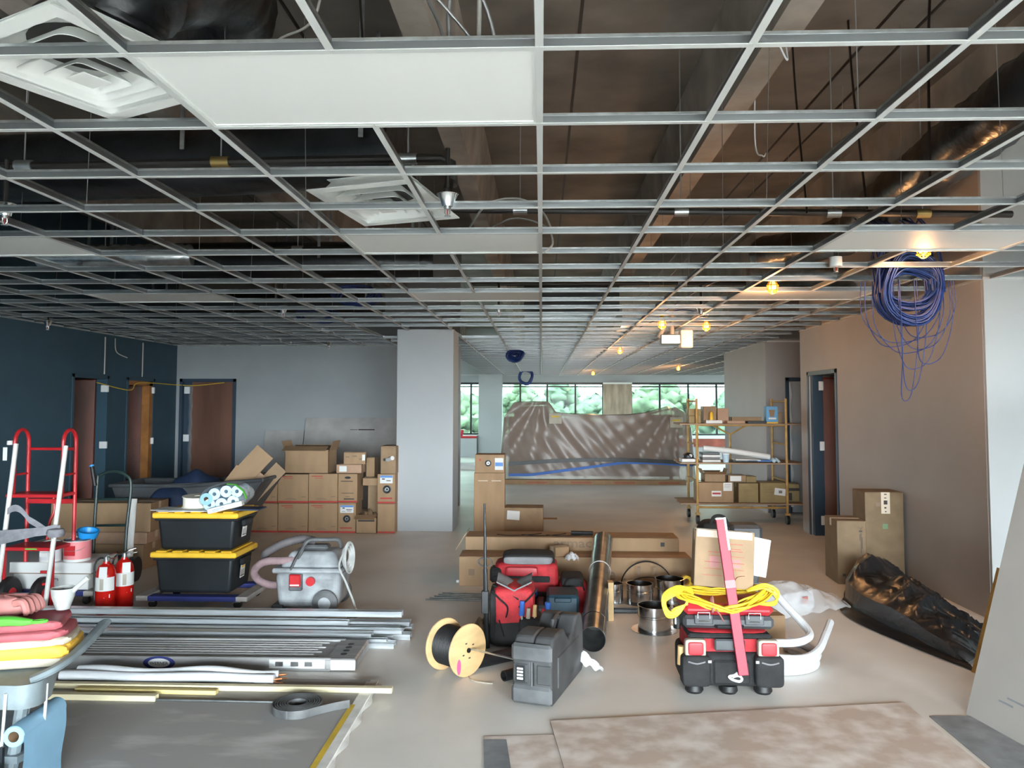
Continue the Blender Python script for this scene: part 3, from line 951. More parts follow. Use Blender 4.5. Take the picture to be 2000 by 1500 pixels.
def carton(label, size, loc, rz=0., m='cardboard', tape='tape_clear', open_top=False, group=None, seam=True, rot=None, name='cardboard_box'):
    w, d, h = size
    t = thing(name, label, 'box', loc, rz, group, rot)
    if not open_top:
        MB().bb(-w / 2, w / 2, -d / 2, d / 2, 0, h - .004, bev=.004).build('body', m, t)
        for s in (-1, 1):
            y0, y1 = (-d / 2 + .001, -.0015) if s < 0 else (.0015, d / 2 - .001)
            MB().bb(-w / 2 + .001, w / 2 - .001, y0, y1, h - .004, h).build('flap', m, t, 0)
        if tape:
            MB().bb(-w / 2 - .001, w / 2 + .001, -.026, .026, h, h + .001).bb(w / 2, w / 2 + .001, -.026, .026, h - .07, h).bb(-w / 2 - .001, -w / 2, -.026, .026, h - .07, h).build('tape', tape, t, 0)
    else:
        k = .005
        b = MB().bb(-w / 2, w / 2, -d / 2, -d / 2 + k, 0, h).bb(-w / 2, w / 2, d / 2 - k, d / 2, 0, h).bb(-w / 2, -w / 2 + k, -d / 2, d / 2, 0, h).bb(w / 2 - k, w / 2, -d / 2, d / 2, 0, h).bb(-w / 2, w / 2, -d / 2, d / 2, 0, k)
        b.build('body', m, t, 0)
        fl = d * .45
        for sx, sy in ((0, -1), (0, 1), (-1, 0), (1, 0)):
            if sx == 0:
                MB().box((0, sy * (d / 2 + fl * .42), h + fl * .12), (w - .01, fl, .004), rot=(sy * (-.28), 0, 0)).build('flap', m, t, 0)
            else:
                MB().box((sx * (w / 2 + .03), 0, h + fl * .28), (fl * .7, d - .02, .004), rot=(0, sx * (-1.25), 0)).build('flap', m, t, 0)
    return t

def port(t, x, z, y, r=.035):
    M = Matrix.Translation((x, y, z)) @ Matrix.Rotation(PI / 2, 4, 'X')
    o = MB().lathe([(r * 1.12, 0), (r * 1.12, .004), (r * .92, .005), (r * .80, .001), (0, .0008)], 20, M=M).build('cable_port', 'black_plastic', t)
    MB().lathe([(r * .52, .001), (r * .50, .004), (r * .34, .004), (r * .32, .001)], 16, M=M).build('port_ring', 'galv', o)

# ------------------------------------------------------------------ wall of cable boxes beside the column
G = 'brown cable boxes stacked before the grey wall'
YBX = 10.5
def cbox(x0, x1, z0, h, label, red=True, prints=True, d=.36, m='cardboard', y=YBX):
    t = carton(label, (x1 - x0 - .004, d, h), ((x0 + x1) / 2, y + d / 2, z0), m=m, group=G, tape=None)
    w = x1 - x0
    f = -d / 2
    if red:
        bars(t, '-y', f, [(-w / 2 + .003, w / 2 - .003, .004, .026)], 'red_print', 'red_band')
    if prints:
        bars(t, '-y', f, [(-w * .40, -w * .02, h * .90, h * .925), (-w * .28, 0, h * .84, h * .855)], 'red_print')
        bars(t, '-y', f, [(-w * .25, w * .12, .045, .055), (-w * .2, w * .05, .06, .066), (w * .28, w * .42, h * .2, h * .235)], 'ink_soft')
    return t
cbox(-3.93, -3.552, 0, .388, 'brown cable box at the left end of the bottom row')
cbox(-3.548, -3.138, 0, .392, 'brown cable box second from left in the bottom row')
cbox(-3.134, -2.738, 0, .396, 'brown cable box third from left in the bottom row')
t = cbox(-2.734, -2.490, 0, .400, 'narrow bottom box with round black port and blue sticker', prints=False)
bars(t, '-y', -.18, [(-.09, .09, .27, .37)], 'paper_white', 'sticker'); bars(t, '-y', -.1813, [(-.088, .088, .345, .368)], 'blue_print', 'sticker_band')
bars(t, '-y', -.1815, [(-.06, -.03, .325, .34), (-.01, .07, .308, .316), (.0, .06, .29, .296), (-.07, -.02, .285, .290)], 'ink'); port(t, 0, .19, -.18, .045)
bars(t, '-y', -.18, [(-.09, .07, .06, .075)], 'red_print')
cbox(-3.94, -3.562, .392, .385, 'brown cable box at the left end of the second row')
cbox(-3.558, -3.142, .396, .385, 'brown cable box second from left in the second row')
cbox(-3.138, -2.742, .400, .390, 'brown cable box third from left in the second row')
t = cbox(-2.738, -2.474, .404, .386, 'narrow second row box with oval handle hole and printed lines', prints=False)
MB().lathe([(.0, .001), (.042, .0012)], 18, M=Matrix.Translation((0, -.18, .335)) @ Matrix.Rotation(PI / 2, 4, 'X') @ Matrix.Diagonal((1, .4, 1, 1))).build('hand_hole', 'black_rubber', t, fix=True)
bars(t, '-y', -.18, [(-.09, .07, .282, .292), (-.08, .08, .125, .132), (-.03, .03, .08, .085), (-.05, .09, .042, .058)], 'ink')
cbox(-2.200, -1.960, 0, .392, 'narrow plain bottom box against the white column', prints=False)
t = cbox(-2.205, -1.960, .396, .392, 'upper narrow box with round port against the white column', prints=False)
bars(t, '-y', -.18, [(-.085, .085, .27, .375)], 'paper_white', 'sticker'); bars(t, '-y', -.1813, [(-.083, .083, .345, .373)], 'blue_print', 'sticker_band'); bars(t, '-y', -.1815, [(-.06, -.02, .32, .335), (.0, .06, .30, .31)], 'ink'); port(t, .01, .19, -.18, .05)
bars(t, '-y', -.18, [(-.08, .08, .06, .08)], 'red_print')
t = cbox(-2.165, -1.955, .792, .372, 'topmost narrow box with a cable roll poking out, by the column', prints=False, m='cardboard_dark', red=False)
MB().cyl((-.01, -.18, .19), (.08, -.30, .22), .028, 14).build('roll_end', 'tag_white', t); MB().cyl((-.05, -.1812, .19), (-.05, -.18, .19), .02, 14).build('hand_hole', 'black_rubber', t)
t = carton('large brown box with open top flaps on the second row', (.60, .42, .315), (-3.175, 10.73, .792), open_top=True, group=G)
bars(t, '-y', -.21, [(-.30, .30, .108, .110)], 'ink_soft', 'crease')
t = carton('small flat brown box with a white sticker on the second row', (.34, .26, .115), (-2.60, 10.66, .796), m='cardboard_pink', group=G); bars(t, '-y', -.13, [(-.13, -.03, .02, .095)], 'paper_white', 'sticker')
t = carton('tilted brown box lying on the small flat box', (.29, .22, .16), (-2.545, 10.66, .914), .15, m='cardboard', group=G)
bars(t, '-y', -.11, [(-.12, -.07, .09, .11), (-.03, .03, .10, .12), (.06, .1, .06, .08)], 'ink_soft'); bars(t, '-y', -.111, [(.10, .14, .05, .13)], 'paper_white', 'sticker')
t = carton('open carton stuffed with brown paper at the foot of the box wall', (.275, .34, .205), (-2.346, 10.66, 0), open_top=True, group=G)
bars(t, '-y', -.17, [(-.11, .11, .155, .19)], 'ink', 'slot')
rr = random.Random(4)
MB().grid(lambda u, v: (-.12 + .24 * u, -.12 + .26 * v, .19 + .10 * math.sin(3.1 * u) * math.sin(3.1 * v) + .02 * math.sin(17 * u + 9 * v)), 14, 14, th=.003).build('paper_filling', 'cardboard_dark', t, 20)
tag(MB().bb(-2.39, -2.215, 10.78, 10.80, 0.22, .62).bb(-2.39, -2.215, 10.62, 10.78, .21, .225).build('carton_board', 'cardboard_dark'), 'stiff brown board standing behind the open stuffed carton', 'cardboard', G)
carton('shallow brown tray box wedged between the two narrow stacks', (.21, .24, .10), (-2.32, 10.72, .625), m='cardboard', group=G)
carton('upright brown carton behind the shallow tray box', (.12, .24, .36), (-2.38, 10.98, .625), m='cardboard', group=G)

# drywall sheets leaning on the grey wall behind the boxes
def lean(label, x0, x1, h, y0, y1, th, m, txt=False):
    ang = math.atan2(y1 - y0, h)
    L = math.hypot(h, y1 - y0)
    t = thing('drywall_sheet', label, 'drywall', ((x0 + x1) / 2, y0, 0), rot=(-ang, 0, 0))
    MB().bb(-(x1 - x0) / 2, (x1 - x0) / 2, 0, th, 0, L).build('board', m, t, 0)
    if txt:
        bars(t, '-y', 0, [(.0, .28, L - .22, L - .20), (-.14, -.01, L - .215, L - .205)], 'ink')
    return t
lean('grey drywall sheet leaning on the grey wall behind the boxes', -4.05, -2.2, 1.50, 12.95, 13.34, .03, 'drywall_grey', True)
lean('lower grey drywall sheet leaning at the left behind the boxes', -4.75, -4.08, 1.28, 13.02, 13.34, .03, 'drywall_grey')

# ------------------------------------------------------------------ grey tilt truck with blue cloth and flattened cartons
t = thing('tilt_truck', 'dark grey plastic tilt truck heaped with blue cloth and cartons', 'cart', (-4.0, 9.1, 0))
prof = [(-.86, .80), (-.66, .30), (.42, .24), (.84, .86)]
k = .03
for y in (-.36, .36 - k):
    MB().prism([(x, z) for x, z in prof], k, M=Matrix(((1, 0, 0, 0), (0, 0, 1, 0), (0, 1, 0, 0), (0, 0, 0, 1))), z0=y).build('side_wall', 'truck_grey', t, fix=True)
for (a, c) in zip(prof, prof[1:]):
    MB().tube([(a[0], 0, a[1]), (c[0], 0, c[1])], .36, 4, flat=None) if False else None
    dx, dz = c[0] - a[0], c[1] - a[1]
    MB().box(((a[0] + c[0]) / 2, 0, (a[1] + c[1]) / 2), (math.hypot(dx, dz), .70, k), rot=(0, -math.atan2(dz, dx), 0)).build('panel', 'truck_grey', t, 0)
b = MB()
for y in (-.37, .37):
    b.tube([(-.88, y, .80), (.0, y, .80), (.86, y, .87)], .022, 8)
b.tube([(-.88, -.37, .80), (-.88, .37, .80)], .022, 8).tube([(.86, -.37, .87), (.86, .37, .87)], .022, 8)
b.build('rim', 'truck_grey', t)
for x in (-.4, .3):
    for y in (-.3, .3):
        MB().cyl((x, y - .03, .10), (x, y + .03, .10), .10, 18).build('wheel', 'black_rubber', t)
MB().bb(-.5, .4, -.30, .30, .18, .26).build('chassis', 'black_plastic', t)
bars(t, '-y', -.362, [(.60, .645, .66, .72)], 'paper_white', 'sticker')
b = MB().grid(lambda u, v: (-.30 + .56 * u, -.30 + .5 * v, .62 + .36 * math.sin(PI * u) ** .3 * math.sin(PI * v) ** .3 + .02 * math.sin(13 * u + 4 * v) - .07 * u), 22, 20)
tag(b.build('blue_cloth', 'navy_cloth'), 'dark blue cloth heaped in the grey tilt truck', 'cloth').location = (-3.98, 9.1, 0)
b = MB().grid(lambda u, v: (-.48 + .50 * u, -.38 + .3 * v, .50 + .30 * math.sin(PI * u) ** .3 * math.sin(PI * v) ** .3 + .015 * math.sin(11 * u)), 16, 12)
tag(b.build('blue_cloth', 'navy_cloth'), 'lower fold of blue cloth at the left in the tilt truck', 'cloth').location = (-3.95, 9.0, 0)
for i, (x, z, w, h, a, m, lab) in enumerate([(-3.62, .75, .20, .52, -.62, 'cardboard', 'left flattened carton poking out of the tilt truck'), (-3.40, .98, .24, .50, -.72, 'cardboard', 'top flattened carton poking out of the tilt truck'),
                                        (-3.42, .72, .22, .46, -.72, 'cardboard_pink', 'pinkish flattened carton in the tilt truck'), (-3.24, .80, .16, .50, -.75, 'cardboard_dark', 'right dark flattened carton in the tilt truck')]):
    o = tag(MB().bb(-w / 2, w / 2, -.006, .006, -h / 2, h / 2).bb(-w / 2, w / 2, .012, .018, -h / 2 + .03, h / 2).build('flattened_carton', m, None, 0), lab, 'cardboard', 'flattened cartons in the tilt truck')
    o.location = (x, 9.02 + .04 * i, z); o.rotation_euler = (-.1, -a, .1)

# long flat cartons and a dark green hand truck behind the red truck
for k, (z, h, lab) in enumerate(((0, .26, 'bottom long brown carton behind the red hand truck'), (.262, .12, 'middle long brown carton behind the red hand truck'), (.384, .30, 'top long brown carton behind the red hand truck'))):
    carton(lab, (1.05, .42, h), (-4.66 + .02 * k, 8.30, z), .03 * (k - 1), m='cardboard' if k != 1 else 'cardboard_pink', group='long cartons behind the hand trucks')
t = thing('hand_truck', 'dark green two wheeled hand truck before the long cartons', 'hand truck', (-4.16, 7.45, 0), rot=(-.06, 0, .1))
b = MB()
b.tube(spline([(-.15, 0, 0), (-.15, 0, .92), (-.12, 0, 1.03), (0, 0, 1.07), (.12, 0, 1.03), (.17, 0, .92), (.15, 0, .5), (.15, 0, 0)], 8), .016, 8)
b.build('frame', 'truck_green', t)
for z in (.25, .55, .8):
    MB().cyl((-.15, 0, z), (.15, 0, z), .012, 8).build('crossbar', 'truck_green', t)
for x in (-.2, .2):
    MB().cyl((x - .03, .1, .12), (x + .03, .1, .12), .12, 18).build('wheel', 'black_rubber', t)
MB().bb(-.2, .2, -.2, 0, .01, .02).build('toe_plate', 'truck_green', t)
MB().cyl((-.16, -.02, .93), (-.20, -.02, 1.12), .02, 10).build('grip', 'black_rubber', t)
MB().cyl((-.20, -.02, 1.115), (-.205, -.02, 1.13), .022, 10).build('blue_cap', 'bright_blue', t)
tag(MB().cyl((-4.06, 7.62, 0), (-4.06, 7.70, .78), .035, 12).build('rolled_paper', 'paper_white'), 'pale rolled sheet standing behind the green hand truck', 'roll')

# ------------------------------------------------------------------ red hand truck with strap and white pipes
t = thing('hand_truck', 'tall red tubular hand truck with two loop handles', 'hand truck', (-4.25, 6.55, 0))
for sx in (-.21, .21):
    P = [(sx, -.06, .93), (sx, -.06, 1.40)] + [(sx, .03 - .09 * math.cos(a), 1.40 + .10 * math.sin(a)) for a in [PI * i / 8 for i in range(1, 8)]] + [(sx, .12, 1.40), (sx, .13, .55), (sx, .13, .06)]
    MB().tube(P, .016, 8).build('side_tube', 'red_paint', t)
    MB().cyl((sx, -.06, 1.12), (sx, .13, 1.12), .010, 8).build('side_bar', 'red_paint', t)
MB().cyl((-.21, .13, 1.33), (.21, .13, 1.33), .013, 8).build('crossbar', 'red_paint', t)
MB().bb(-.24, .22, -.12, .12, .935, .965, bev=.008).build('shelf_plate', 'red_paint', t)
MB().bb(-.21, .21, .11, .14, .86, .90, bev=.004).build('crossbar', 'red_paint', t)
MB().tube(spline([(.02, .13, .92), (.03, .13, .80), (.0, .12, .70), (-.02, .12, .55)], 6), .012, 8).build('centre_tube', 'red_paint', t)
MB().bb(-.22, .20, -.15, .13, .50, .53, bev=.006).build('lower_plate', 'red_paint', t)
MB().bb(-.03, .07, -.153, -.150, .512, .524).build('label', 'lime', t)
for sx in (-.21, .20):
    MB().bb(sx - .012, sx + .012, -.15, -.13, .06, .5).build('front_leg', 'red_paint', t)
for x in (-.19, .09):
    o = MB().lathe([(.03, -.03), (.125, -.03), (.14, -.015), (.14, .015), (.125, .03), (.03, .03)], 22, M=Matrix.Translation((x, -.10, .14)) @ Matrix.Rotation(PI / 2, 4, 'Y')).build('wheel', 'black_rubber', t)
    MB().cyl((x - .032, -.10, .14), (x + .032, -.10, .14), .05, 12).build('hub', 'red_paint', o)
for z in (.12, .22, .32):
    MB().bb(.10, .20, -.145, -.125, z, z + .02).build('rung', 'red_paint', t)
MB().cyl((-.21, -.10, .14), (.21, -.10, .14), .012, 8).build('axle', 'galv', t)
for x0, x1, z0, z1, lab in ((-4.49, -4.43, .0, 1.385, 'left white plastic pipe strapped to the red hand truck'), (-4.075, -4.0, -.0, 1.37, 'right white plastic pipe strapped to the red hand truck')):
    tag(MB().cyl((x0, 6.36, z0), (x1, 6.46, z1), .019, 14).build('white_pipe', 'pvc_white'), lab, 'pipe', 'white pipes on the red hand truck')
MB().box((-.285 + .03, -.115, 1.30), (.035, .006, .11)).build('hang_tag', 'tag_white', t); MB().cyl((-.235, -.09, 1.375), (-.235, -.09, 1.41), .022, 12).build('cap', 'tag_white', t)
st = thing('lashing_strap', 'grey webbing strap with silver buckle around the red hand truck', 'strap', (-4.25, 6.40, 0))
MB().grid(lambda u, v: (-.30 + .58 * u, -.03 - .05 * math.sin(PI * u), .60 + .05 * u + .07 * v), 16, 2, th=.0).grid(lambda u, v: (-.30 + .55 * u, -.04 - .05 * math.sin(PI * u), .54 + .13 * u + .06 * v), 16, 2).build('wrapped_band', 'strap_grey', st)
MB().grid(lambda u, v: (-.18 + .40 * u, -.02 - .02 * math.sin(PI * u), .80 - .05 * u - .15 * u * u + .05 * math.sin(PI * min(1, u * 2)) + .055 * v), 16, 2).build('loose_end', 'strap_grey', st)
MB().lathe([(0, -.04), (.06, -.03), (.07, .0), (.06, .03), (0, .04)], 12, M=Matrix.Translation((.25, -.04, .66))).build('knot', 'strap_grey', st)
MB().bb(-.255, -.20, -.075, -.065, .62, .635).bb(-.255, -.20, -.075, -.065, .575, .585).bb(-.25, -.23, -.075, -.065, .58, .63).build('buckle', 'chrome', st)

# white boxes on a dolly behind the red truck, paint cans on top
def dolly(name, x0, x1, y0, y1, z, label):
    t = thing(name, label, 'dolly', ((x0 + x1) / 2, (y0 + y1) / 2, 0))
    w, d = x1 - x0, y1 - y0
    for s in (-1, 1):
        MB().bb(s * w / 2 - .05, s * w / 2 + .05, -d / 2, d / 2, z - .04, z, bev=.004).build('side_rail', 'dolly_wood', t)
        MB().bb(-w / 2 + .05, w / 2 - .05, s * (d / 2 - .05) - .05, s * (d / 2 - .05) + .05, z - .042, z - .002, bev=.004).build('cross_rail', 'dolly_blue', t)
        for s2 in (-1, 1):
            cx, cy = s * (w / 2 - .06), s2 * (d / 2 - .08)
            o = MB().bb(cx - .03, cx + .03, cy - .03, cy + .03, z - .06, z - .042).build('caster', 'galv', t)
            MB().cyl((cx, cy - .015, .033), (cx, cy + .015, .033), .033, 14).build('wheel', 'black_rubber', o)
    return t
dolly('dolly', -4.62, -3.86, 6.62, 7.10, .125, 'wooden dolly with blue ends under the white boxes')
for z, h, e, lab in ((.127, .135, 0, 'lower white carton on the dolly behind the red hand truck'), (.264, .095, .03, 'upper white carton under the paint cans')):
    t = thing('white_box', lab, 'box', (-4.22, 6.86, z), group='white cartons on the dolly')
    MB().bb(-.33 - e, .33 + e, -.20 - e * .5, .20 + e * .5, 0, h, bev=.006).build('body', 'paper_white', t)
    if e:
        MB().bb(-.35, .37, -.222, .222, .0, .006).build('lid_seam', 'ink_soft', t, 0)
    else:
        bars(t, '-y', -.20, [(-.08, .06, .09, .094), (-.085, -.08, .075, .094), (.06, .065, .075, .094)], 'ink', 'hand_slot')
def can(loc, r, h, label, m):
    t = thing('paint_can', label, 'can', loc, group='paint cans on the white cartons')
    MB().lathe([(0, 0), (r, 0), (r, h), (r * .9, h), (r * .9, h - .006), (0, h - .006)], 24).build('body', 'paper_white', t)
    MB().lathe([(r + .001, h * .12), (r + .001, h * .92)], 24).build('label', m, t)
    MB().bb(-r * .5, r * .35, -r * 1.03, -r * .86, h * .3, h * .75).build('print_panel', 'red_paint' if m == 'can_pink' else 'paper_white', t)
    MB().lathe([(r * 1.015, h - .01), (r * 1.03, h), (r * .9, h + .002)], 24).build('rim', 'galv', t)
    MB().tube(spline([(-r, 0, h * .75), (-r * .6, -r * 1.02, h * .55), (r * .6, -r * 1.02, h * .55), (r, 0, h * .75)], 6), .002, 5).build('bail', 'wire', t)
can((-4.265, 6.72, .360), .085, .165, 'white paint can with a small red patch on the white carton', 'foam_white')
can((-4.05, 6.76, .360), .108, .185, 'pink and red labelled paint can on the white carton', 'can_pink')
t = thing('tape_reel', 'bright blue ring shaped dispenser above the pink paint can', 'tape', (-4.0, 6.82, .552), rot=(.15, .2, 0))
MB().lathe([(.055, 0), (.075, 0), (.09, .06), (.072, .06), (.055, 0)], 24).build('ring', 'bright_blue', t)
MB().bb(-.12, -.02, -.02, .02, -.004, .02, bev=.004).build('handle', 'grey_fabric', t)

# two fire extinguishers
def extinguisher(loc, rz, label):
    t = thing('fire_extinguisher', label, 'extinguisher', loc, rz, 'fire extinguishers on the floor')
    r = .078
    MB().lathe([(0, 0), (r * .9, 0), (r, .012), (r, .30), (r * .93, .345), (r * .72, .385), (.028, .405), (.026, .42), (0, .42)], 28).build('cylinder', 'red_ext', t)
    MB().cyl((0, 0, .42), (0, 0, .455), .02, 14).build('valve', 'galv', t)
    MB().tube([(-.01, 0, .455), (.02, -.0, .475), (.09, -.01, .495)], .010, 6, flat=.6).tube([(.0, 0, .44), (.05, 0, .445), (.095, 0, .455)], .008, 6, flat=.6).build('lever', 'chrome', t)
    MB().tube(spline([(-.015, 0, .445), (-.06, 0, .44), (-.088, -.01, .38), (-.086, -.01, .2)], 6), .008, 8).cyl((-.086, -.01, .21), (-.08, -.012, .10), .009, 10, r2=.014).build('hose', 'black_rubber', t)
    MB().cyl((.03, -.02, .445), (.03, -.036, .445), .014, 12).build('gauge', 'chrome', t)
    MB().add([(r * 1.012 * math.cos(a), r * 1.012 * math.sin(a), z) for z in (.19, .30) for a in [-PI * .92 + PI * .84 * i / 14 for i in range(15)]], [(i, i + 1, i + 16, i + 15) for i in range(14)]).build('label', 'paper_white', t)
    MB().add([(r * 1.02 * math.cos(a), r * 1.02 * math.sin(a), z) for z in (.20, .29) for a in [-PI * .56 + PI * .12 * i / 4 for i in range(5)]], [(i, i + 1, i + 6, i + 5) for i in range(4)]).build('label_stripe', 'bag_cream', t)
    MB().add([(r * 1.015 * math.cos(a), r * 1.015 * math.sin(a), z) for a, z in ((-1.35, .135), (-.75, .165), (-.75, .135))], [(0, 2, 1)]).build('white_flash', 'paper_white', t)
    MB().box((.012, -r - .006, .345), (.062, .003, .085), rot=(-.15, 0, .0)).build('inspection_tag', 'paper_white', t)
    return t
extinguisher((-3.60, 6.42, 0), .1, 'nearer red fire extinguisher, left of the black totes')
extinguisher((-3.545, 6.60, 0), .55, 'rear red fire extinguisher half hidden by the other')

# black totes with yellow lids on a dolly
dolly('dolly', -3.35, -2.50, 6.52, 7.12, .115, 'low wooden dolly with blue ends under the black totes')
def tote(z, h, label, dx=0.):
    t = thing('storage_tote', label, 'storage bin', (-2.945 + dx, 6.83, z), group='black totes with yellow lids')
    w0, w1, d0, d1 = .62, .68, .42, .46
    b = MB()
    vs = [(sx * a / 2, sy * c / 2, zz) for a, c, zz in ((w0, d0, 0), (w1, d1, h)) for sx, sy in ((-1, -1), (1, -1), (1, 1), (-1, 1))]
    b.add(vs, [(3, 2, 1, 0), (4, 5, 6, 7)] + [(i, (i + 1) % 4, (i + 1) % 4 + 4, i + 4) for i in range(4)])
    o = b.build('bin', 'tote_black', t)
    bv = o.modifiers.new('bevel', 'BEVEL'); bv.width = .03; bv.segments = 3; bv.limit_method = 'ANGLE'
    MB().bb(-w1 / 2 - .012, w1 / 2 + .012, -d1 / 2 - .012, d1 / 2 + .012, h - .035, h - .012, bev=.006).build('rim_flange', 'tote_black', t)
    l = MB().bb(-w1 / 2 - .03, w1 / 2 + .03, -d1 / 2 - .03, d1 / 2 + .03, h - .012, h + .035, bev=.010).build('lid', 'yellow_lid', t)
    for k in range(5):
        x = -.28 + .14 * k
        MB().bb(x - .045, x + .045, -d1 / 2 - .012, d1 / 2 + .012, h + .035, h + .045, bev=.003).build('lid_rib', 'yellow_lid', l)
    MB().bb(w1 / 2 - .006, w1 / 2 + .035, -.09, .09, h - .10, h - .04, bev=.01).build('handle', 'tote_black', t)
    M = Matrix.Translation((w0 / 2 + .028, -.03, h * .33)) @ Matrix.Rotation(math.atan2((w1 - w0) / 2, h), 4, 'Y')
    b = MB(); b.T = M
    b.bb(-.001, .001, -.05, .05, 0, .115)
    b.build('sticker', 'paper_white', t, 0)
    b = MB(); b.T = M
    b.bb(.001, .002, -.035, .035, .085, .10).build('sticker_print', 'yellow_lid', t, 0)
    b = MB(); b.T = M
    b.bb(.001, .002, -.04, .04, .012, .02).bb(.001, .002, -.04, -.032, .02, .07).bb(.001, .002, -.012, -.004, .02, .07).bb(.001, .002, .02, .028, .02, .07).build('lettering', 'ink', t, 0)
    return t
tote(.117, .315, 'lower black storage tote with yellow lid, on the dolly')
tote(.4785, .285, 'upper black storage tote with yellow lid under papers and rolls', .01)
ZT = .8095
# things heaped on the upper tote
for i, (x, y, w, d, rz, z, lab) in enumerate([(-3.02, 6.72, .50, .30, .08, 0, 'bottom white sheet under the spool on the upper tote'), (-3.10, 6.70, .46, .22, -.12, .004, 'white sheet sticking out left on the upper tote')]):
    o = tag(MB().bb(-w / 2, w / 2, -d / 2, d / 2, 0, .003).build('paper_sheet', 'paper_white', None, 0), lab, 'paper', 'papers on the upper tote')
    o.location = (x, y, ZT + z); o.rotation_euler = (0, 0, rz)
t = thing('wire_spool', 'cream round spool lying on the upper tote', 'spool', (-3.03, 6.84, ZT + .008), rot=(.05, .03, 0))
MB().lathe([(0, 0), (.13, 0), (.13, .006), (.122, .010), (.122, .085), (.13, .089), (.13, .095), (.03, .095), (.03, .0)], 28).build('spool', 'spool_cream', t)
t = thing('towel_roll', 'single light blue roll end on leaning on the cream spool', 'roll', (-2.87, 6.72, ZT + .10), rot=(0, 0, .1))
M0 = Matrix.Rotation(PI / 2, 4, 'X')
MB().lathe([(.020, -.10), (.052, -.10), (.052, .10), (.020, .10), (.020, -.10)], 22, M=M0).build('roll', 'light_blue', t); MB().lathe([(.019, -.10), (.019, .10)], 14, M=M0).build('core', 'cardboard', t)
t = thing('towel_pack', 'clear pack of pale blue rolls with green wrap on the upper tote', 'roll pack', (-2.72, 6.75, ZT + .012), rot=(0, -.12, .1))
for k, (x, z) in enumerate([(-.12, .055), (-.02, .05), (.08, .06), (-.07, .14), (.03, .15), (.12, .14)]):
    o = MB().lathe([(.016, -.11), (.050, -.11), (.050, .11), (.016, .11), (.016, -.11)], 18, M=Matrix.Translation((x, 0, z)) @ M0).build('roll', 'pale_blue', t)
fm, _ = film('clear_wrap', (.85, .92, .95), .35, .1)
MB().grid(lambda u, v: (.0 + (.20 + .012 * math.sin(9 * v)) * math.cos(2 * PI * u), -.13 + .26 * v, .10 + (.115 + .01 * math.sin(7 * u + 5 * v)) * math.sin(2 * PI * u)), 24, 6).build('plastic_wrap', 'clear_wrap', t)
MB().tube([(.05, -.125, .215), (.12, -.13, .20), (.18, -.13, .14), (.20, -.13, .07)], .022, 6, flat=.3).build('green_label', 'lime', t)
t = thing('flat_carton', 'long white carton tilted on the right of the upper tote', 'box', (-2.70, 6.60, ZT + .012), rot=(0, -.24, .12))
MB().bb(-.12, .17, -.04, .04, 0, .042, bev=.003).build('body', 'paper_white', t); MB().bb(-.125, -.118, -.03, .03, .004, .036).build('dark_end', 'black_plastic', t)
bars(t, '-y', -.04, [(-.08, .02, .022, .026), (-.08, -.02, .012, .016)], 'blue_print')
tag(MB().bb(-2.66, -2.42, 6.66, 6.86, ZT + .001, ZT + .012).build('notebook', 'navy_cloth', None, 0), 'thin dark blue folder under the white carton', 'folder')

# ------------------------------------------------------------------ dusty shop vacuum
t = thing('shop_vacuum', 'dusty grey shop vacuum with red latch and coiled cord', 'vacuum', (-1.92, 6.62, 0))
b = MB()
vs = [(sx * a / 2, sy * c / 2, z) for a, c, z in ((.50, .36, .05), (.55, .40, .34)) for sx, sy in ((-1, -1), (1, -1), (1, 1), (-1, 1))]
b.add(vs, [(3, 2, 1, 0), (4, 5, 6, 7)] + [(i, (i + 1) % 4, (i + 1) % 4 + 4, i + 4) for i in range(4)])
o = b.build('tank', 'vac_grey', t); bv = o.modifiers.new('bevel', 'BEVEL'); bv.width = .05; bv.segments = 3; bv.limit_method = 'ANGLE'
o = MB().bb(-.29, .29, -.215, .215, .335, .375, bev=.012).build('rim', 'vac_grey', t)
b = MB()
vs = [(sx * a / 2 + .02, sy * c / 2, z) for a, c, z in ((.52, .38, .375), (.36, .26, .50)) for sx, sy in ((-1, -1), (1, -1), (1, 1), (-1, 1))]
b.add(vs, [(3, 2, 1, 0), (4, 5, 6, 7)] + [(i, (i + 1) % 4, (i + 1) % 4 + 4, i + 4) for i in range(4)])
o = b.build('motor_lid', 'vac_grey', t); bv = o.modifiers.new('bevel', 'BEVEL'); bv.width = .03; bv.segments = 3; bv.limit_method = 'ANGLE'
MB().bb(-.09, .13, -.06, .06, .50, .54, bev=.015).build('switch_cap', 'vac_dark', t)
MB().tube(spline([(-.10, -.14, .40), (-.07, -.14, .50), (-.02, -.10, .585), (.12, -.08, .59), (.22, -.06, .585), (.25, -.08, .52)], 6), .017, 8).build('carry_handle', 'vac_dark', t)
MB().tube([(-.14, -.20, .36), (-.10, -.17, .46), (-.05, -.13, .55)], .02, 8, flat=.5).build('handle_arm', 'vac_dark', t)
MB().bb(-.14, -.035, -.235, -.19, .20, .335, bev=.008).build('latch_plate', 'vac_dark', t)
o = MB().bb(-.135, -.04, -.250, -.23, .235, .335, bev=.010).build('latch', 'red_paint', t)
MB().bb(-.125, -.05, -.2515, -.2495, .245, .256).build('latch_label', 'tag_white', o)
MB().cyl((.035, -.20, .275), (.035, -.232, .275), .036, 18).build('knob', 'red_paint', t)
for y in (-.23, .23):
    o = MB().lathe([(.02, -.025), (.085, -.025), (.105, -.012), (.105, .012), (.085, .025), (.02, .025)], 26, M=Matrix.Translation((.16, y, .105)) @ M0).build('wheel', 'vac_dark', t)
    MB().lathe([(0, .028), (.05, .027), (.065, .012), (.065, -.027), (0, -.028)], 18, M=Matrix.Translation((.16, y, .105)) @ M0).build('hub', 'vac_grey', o)
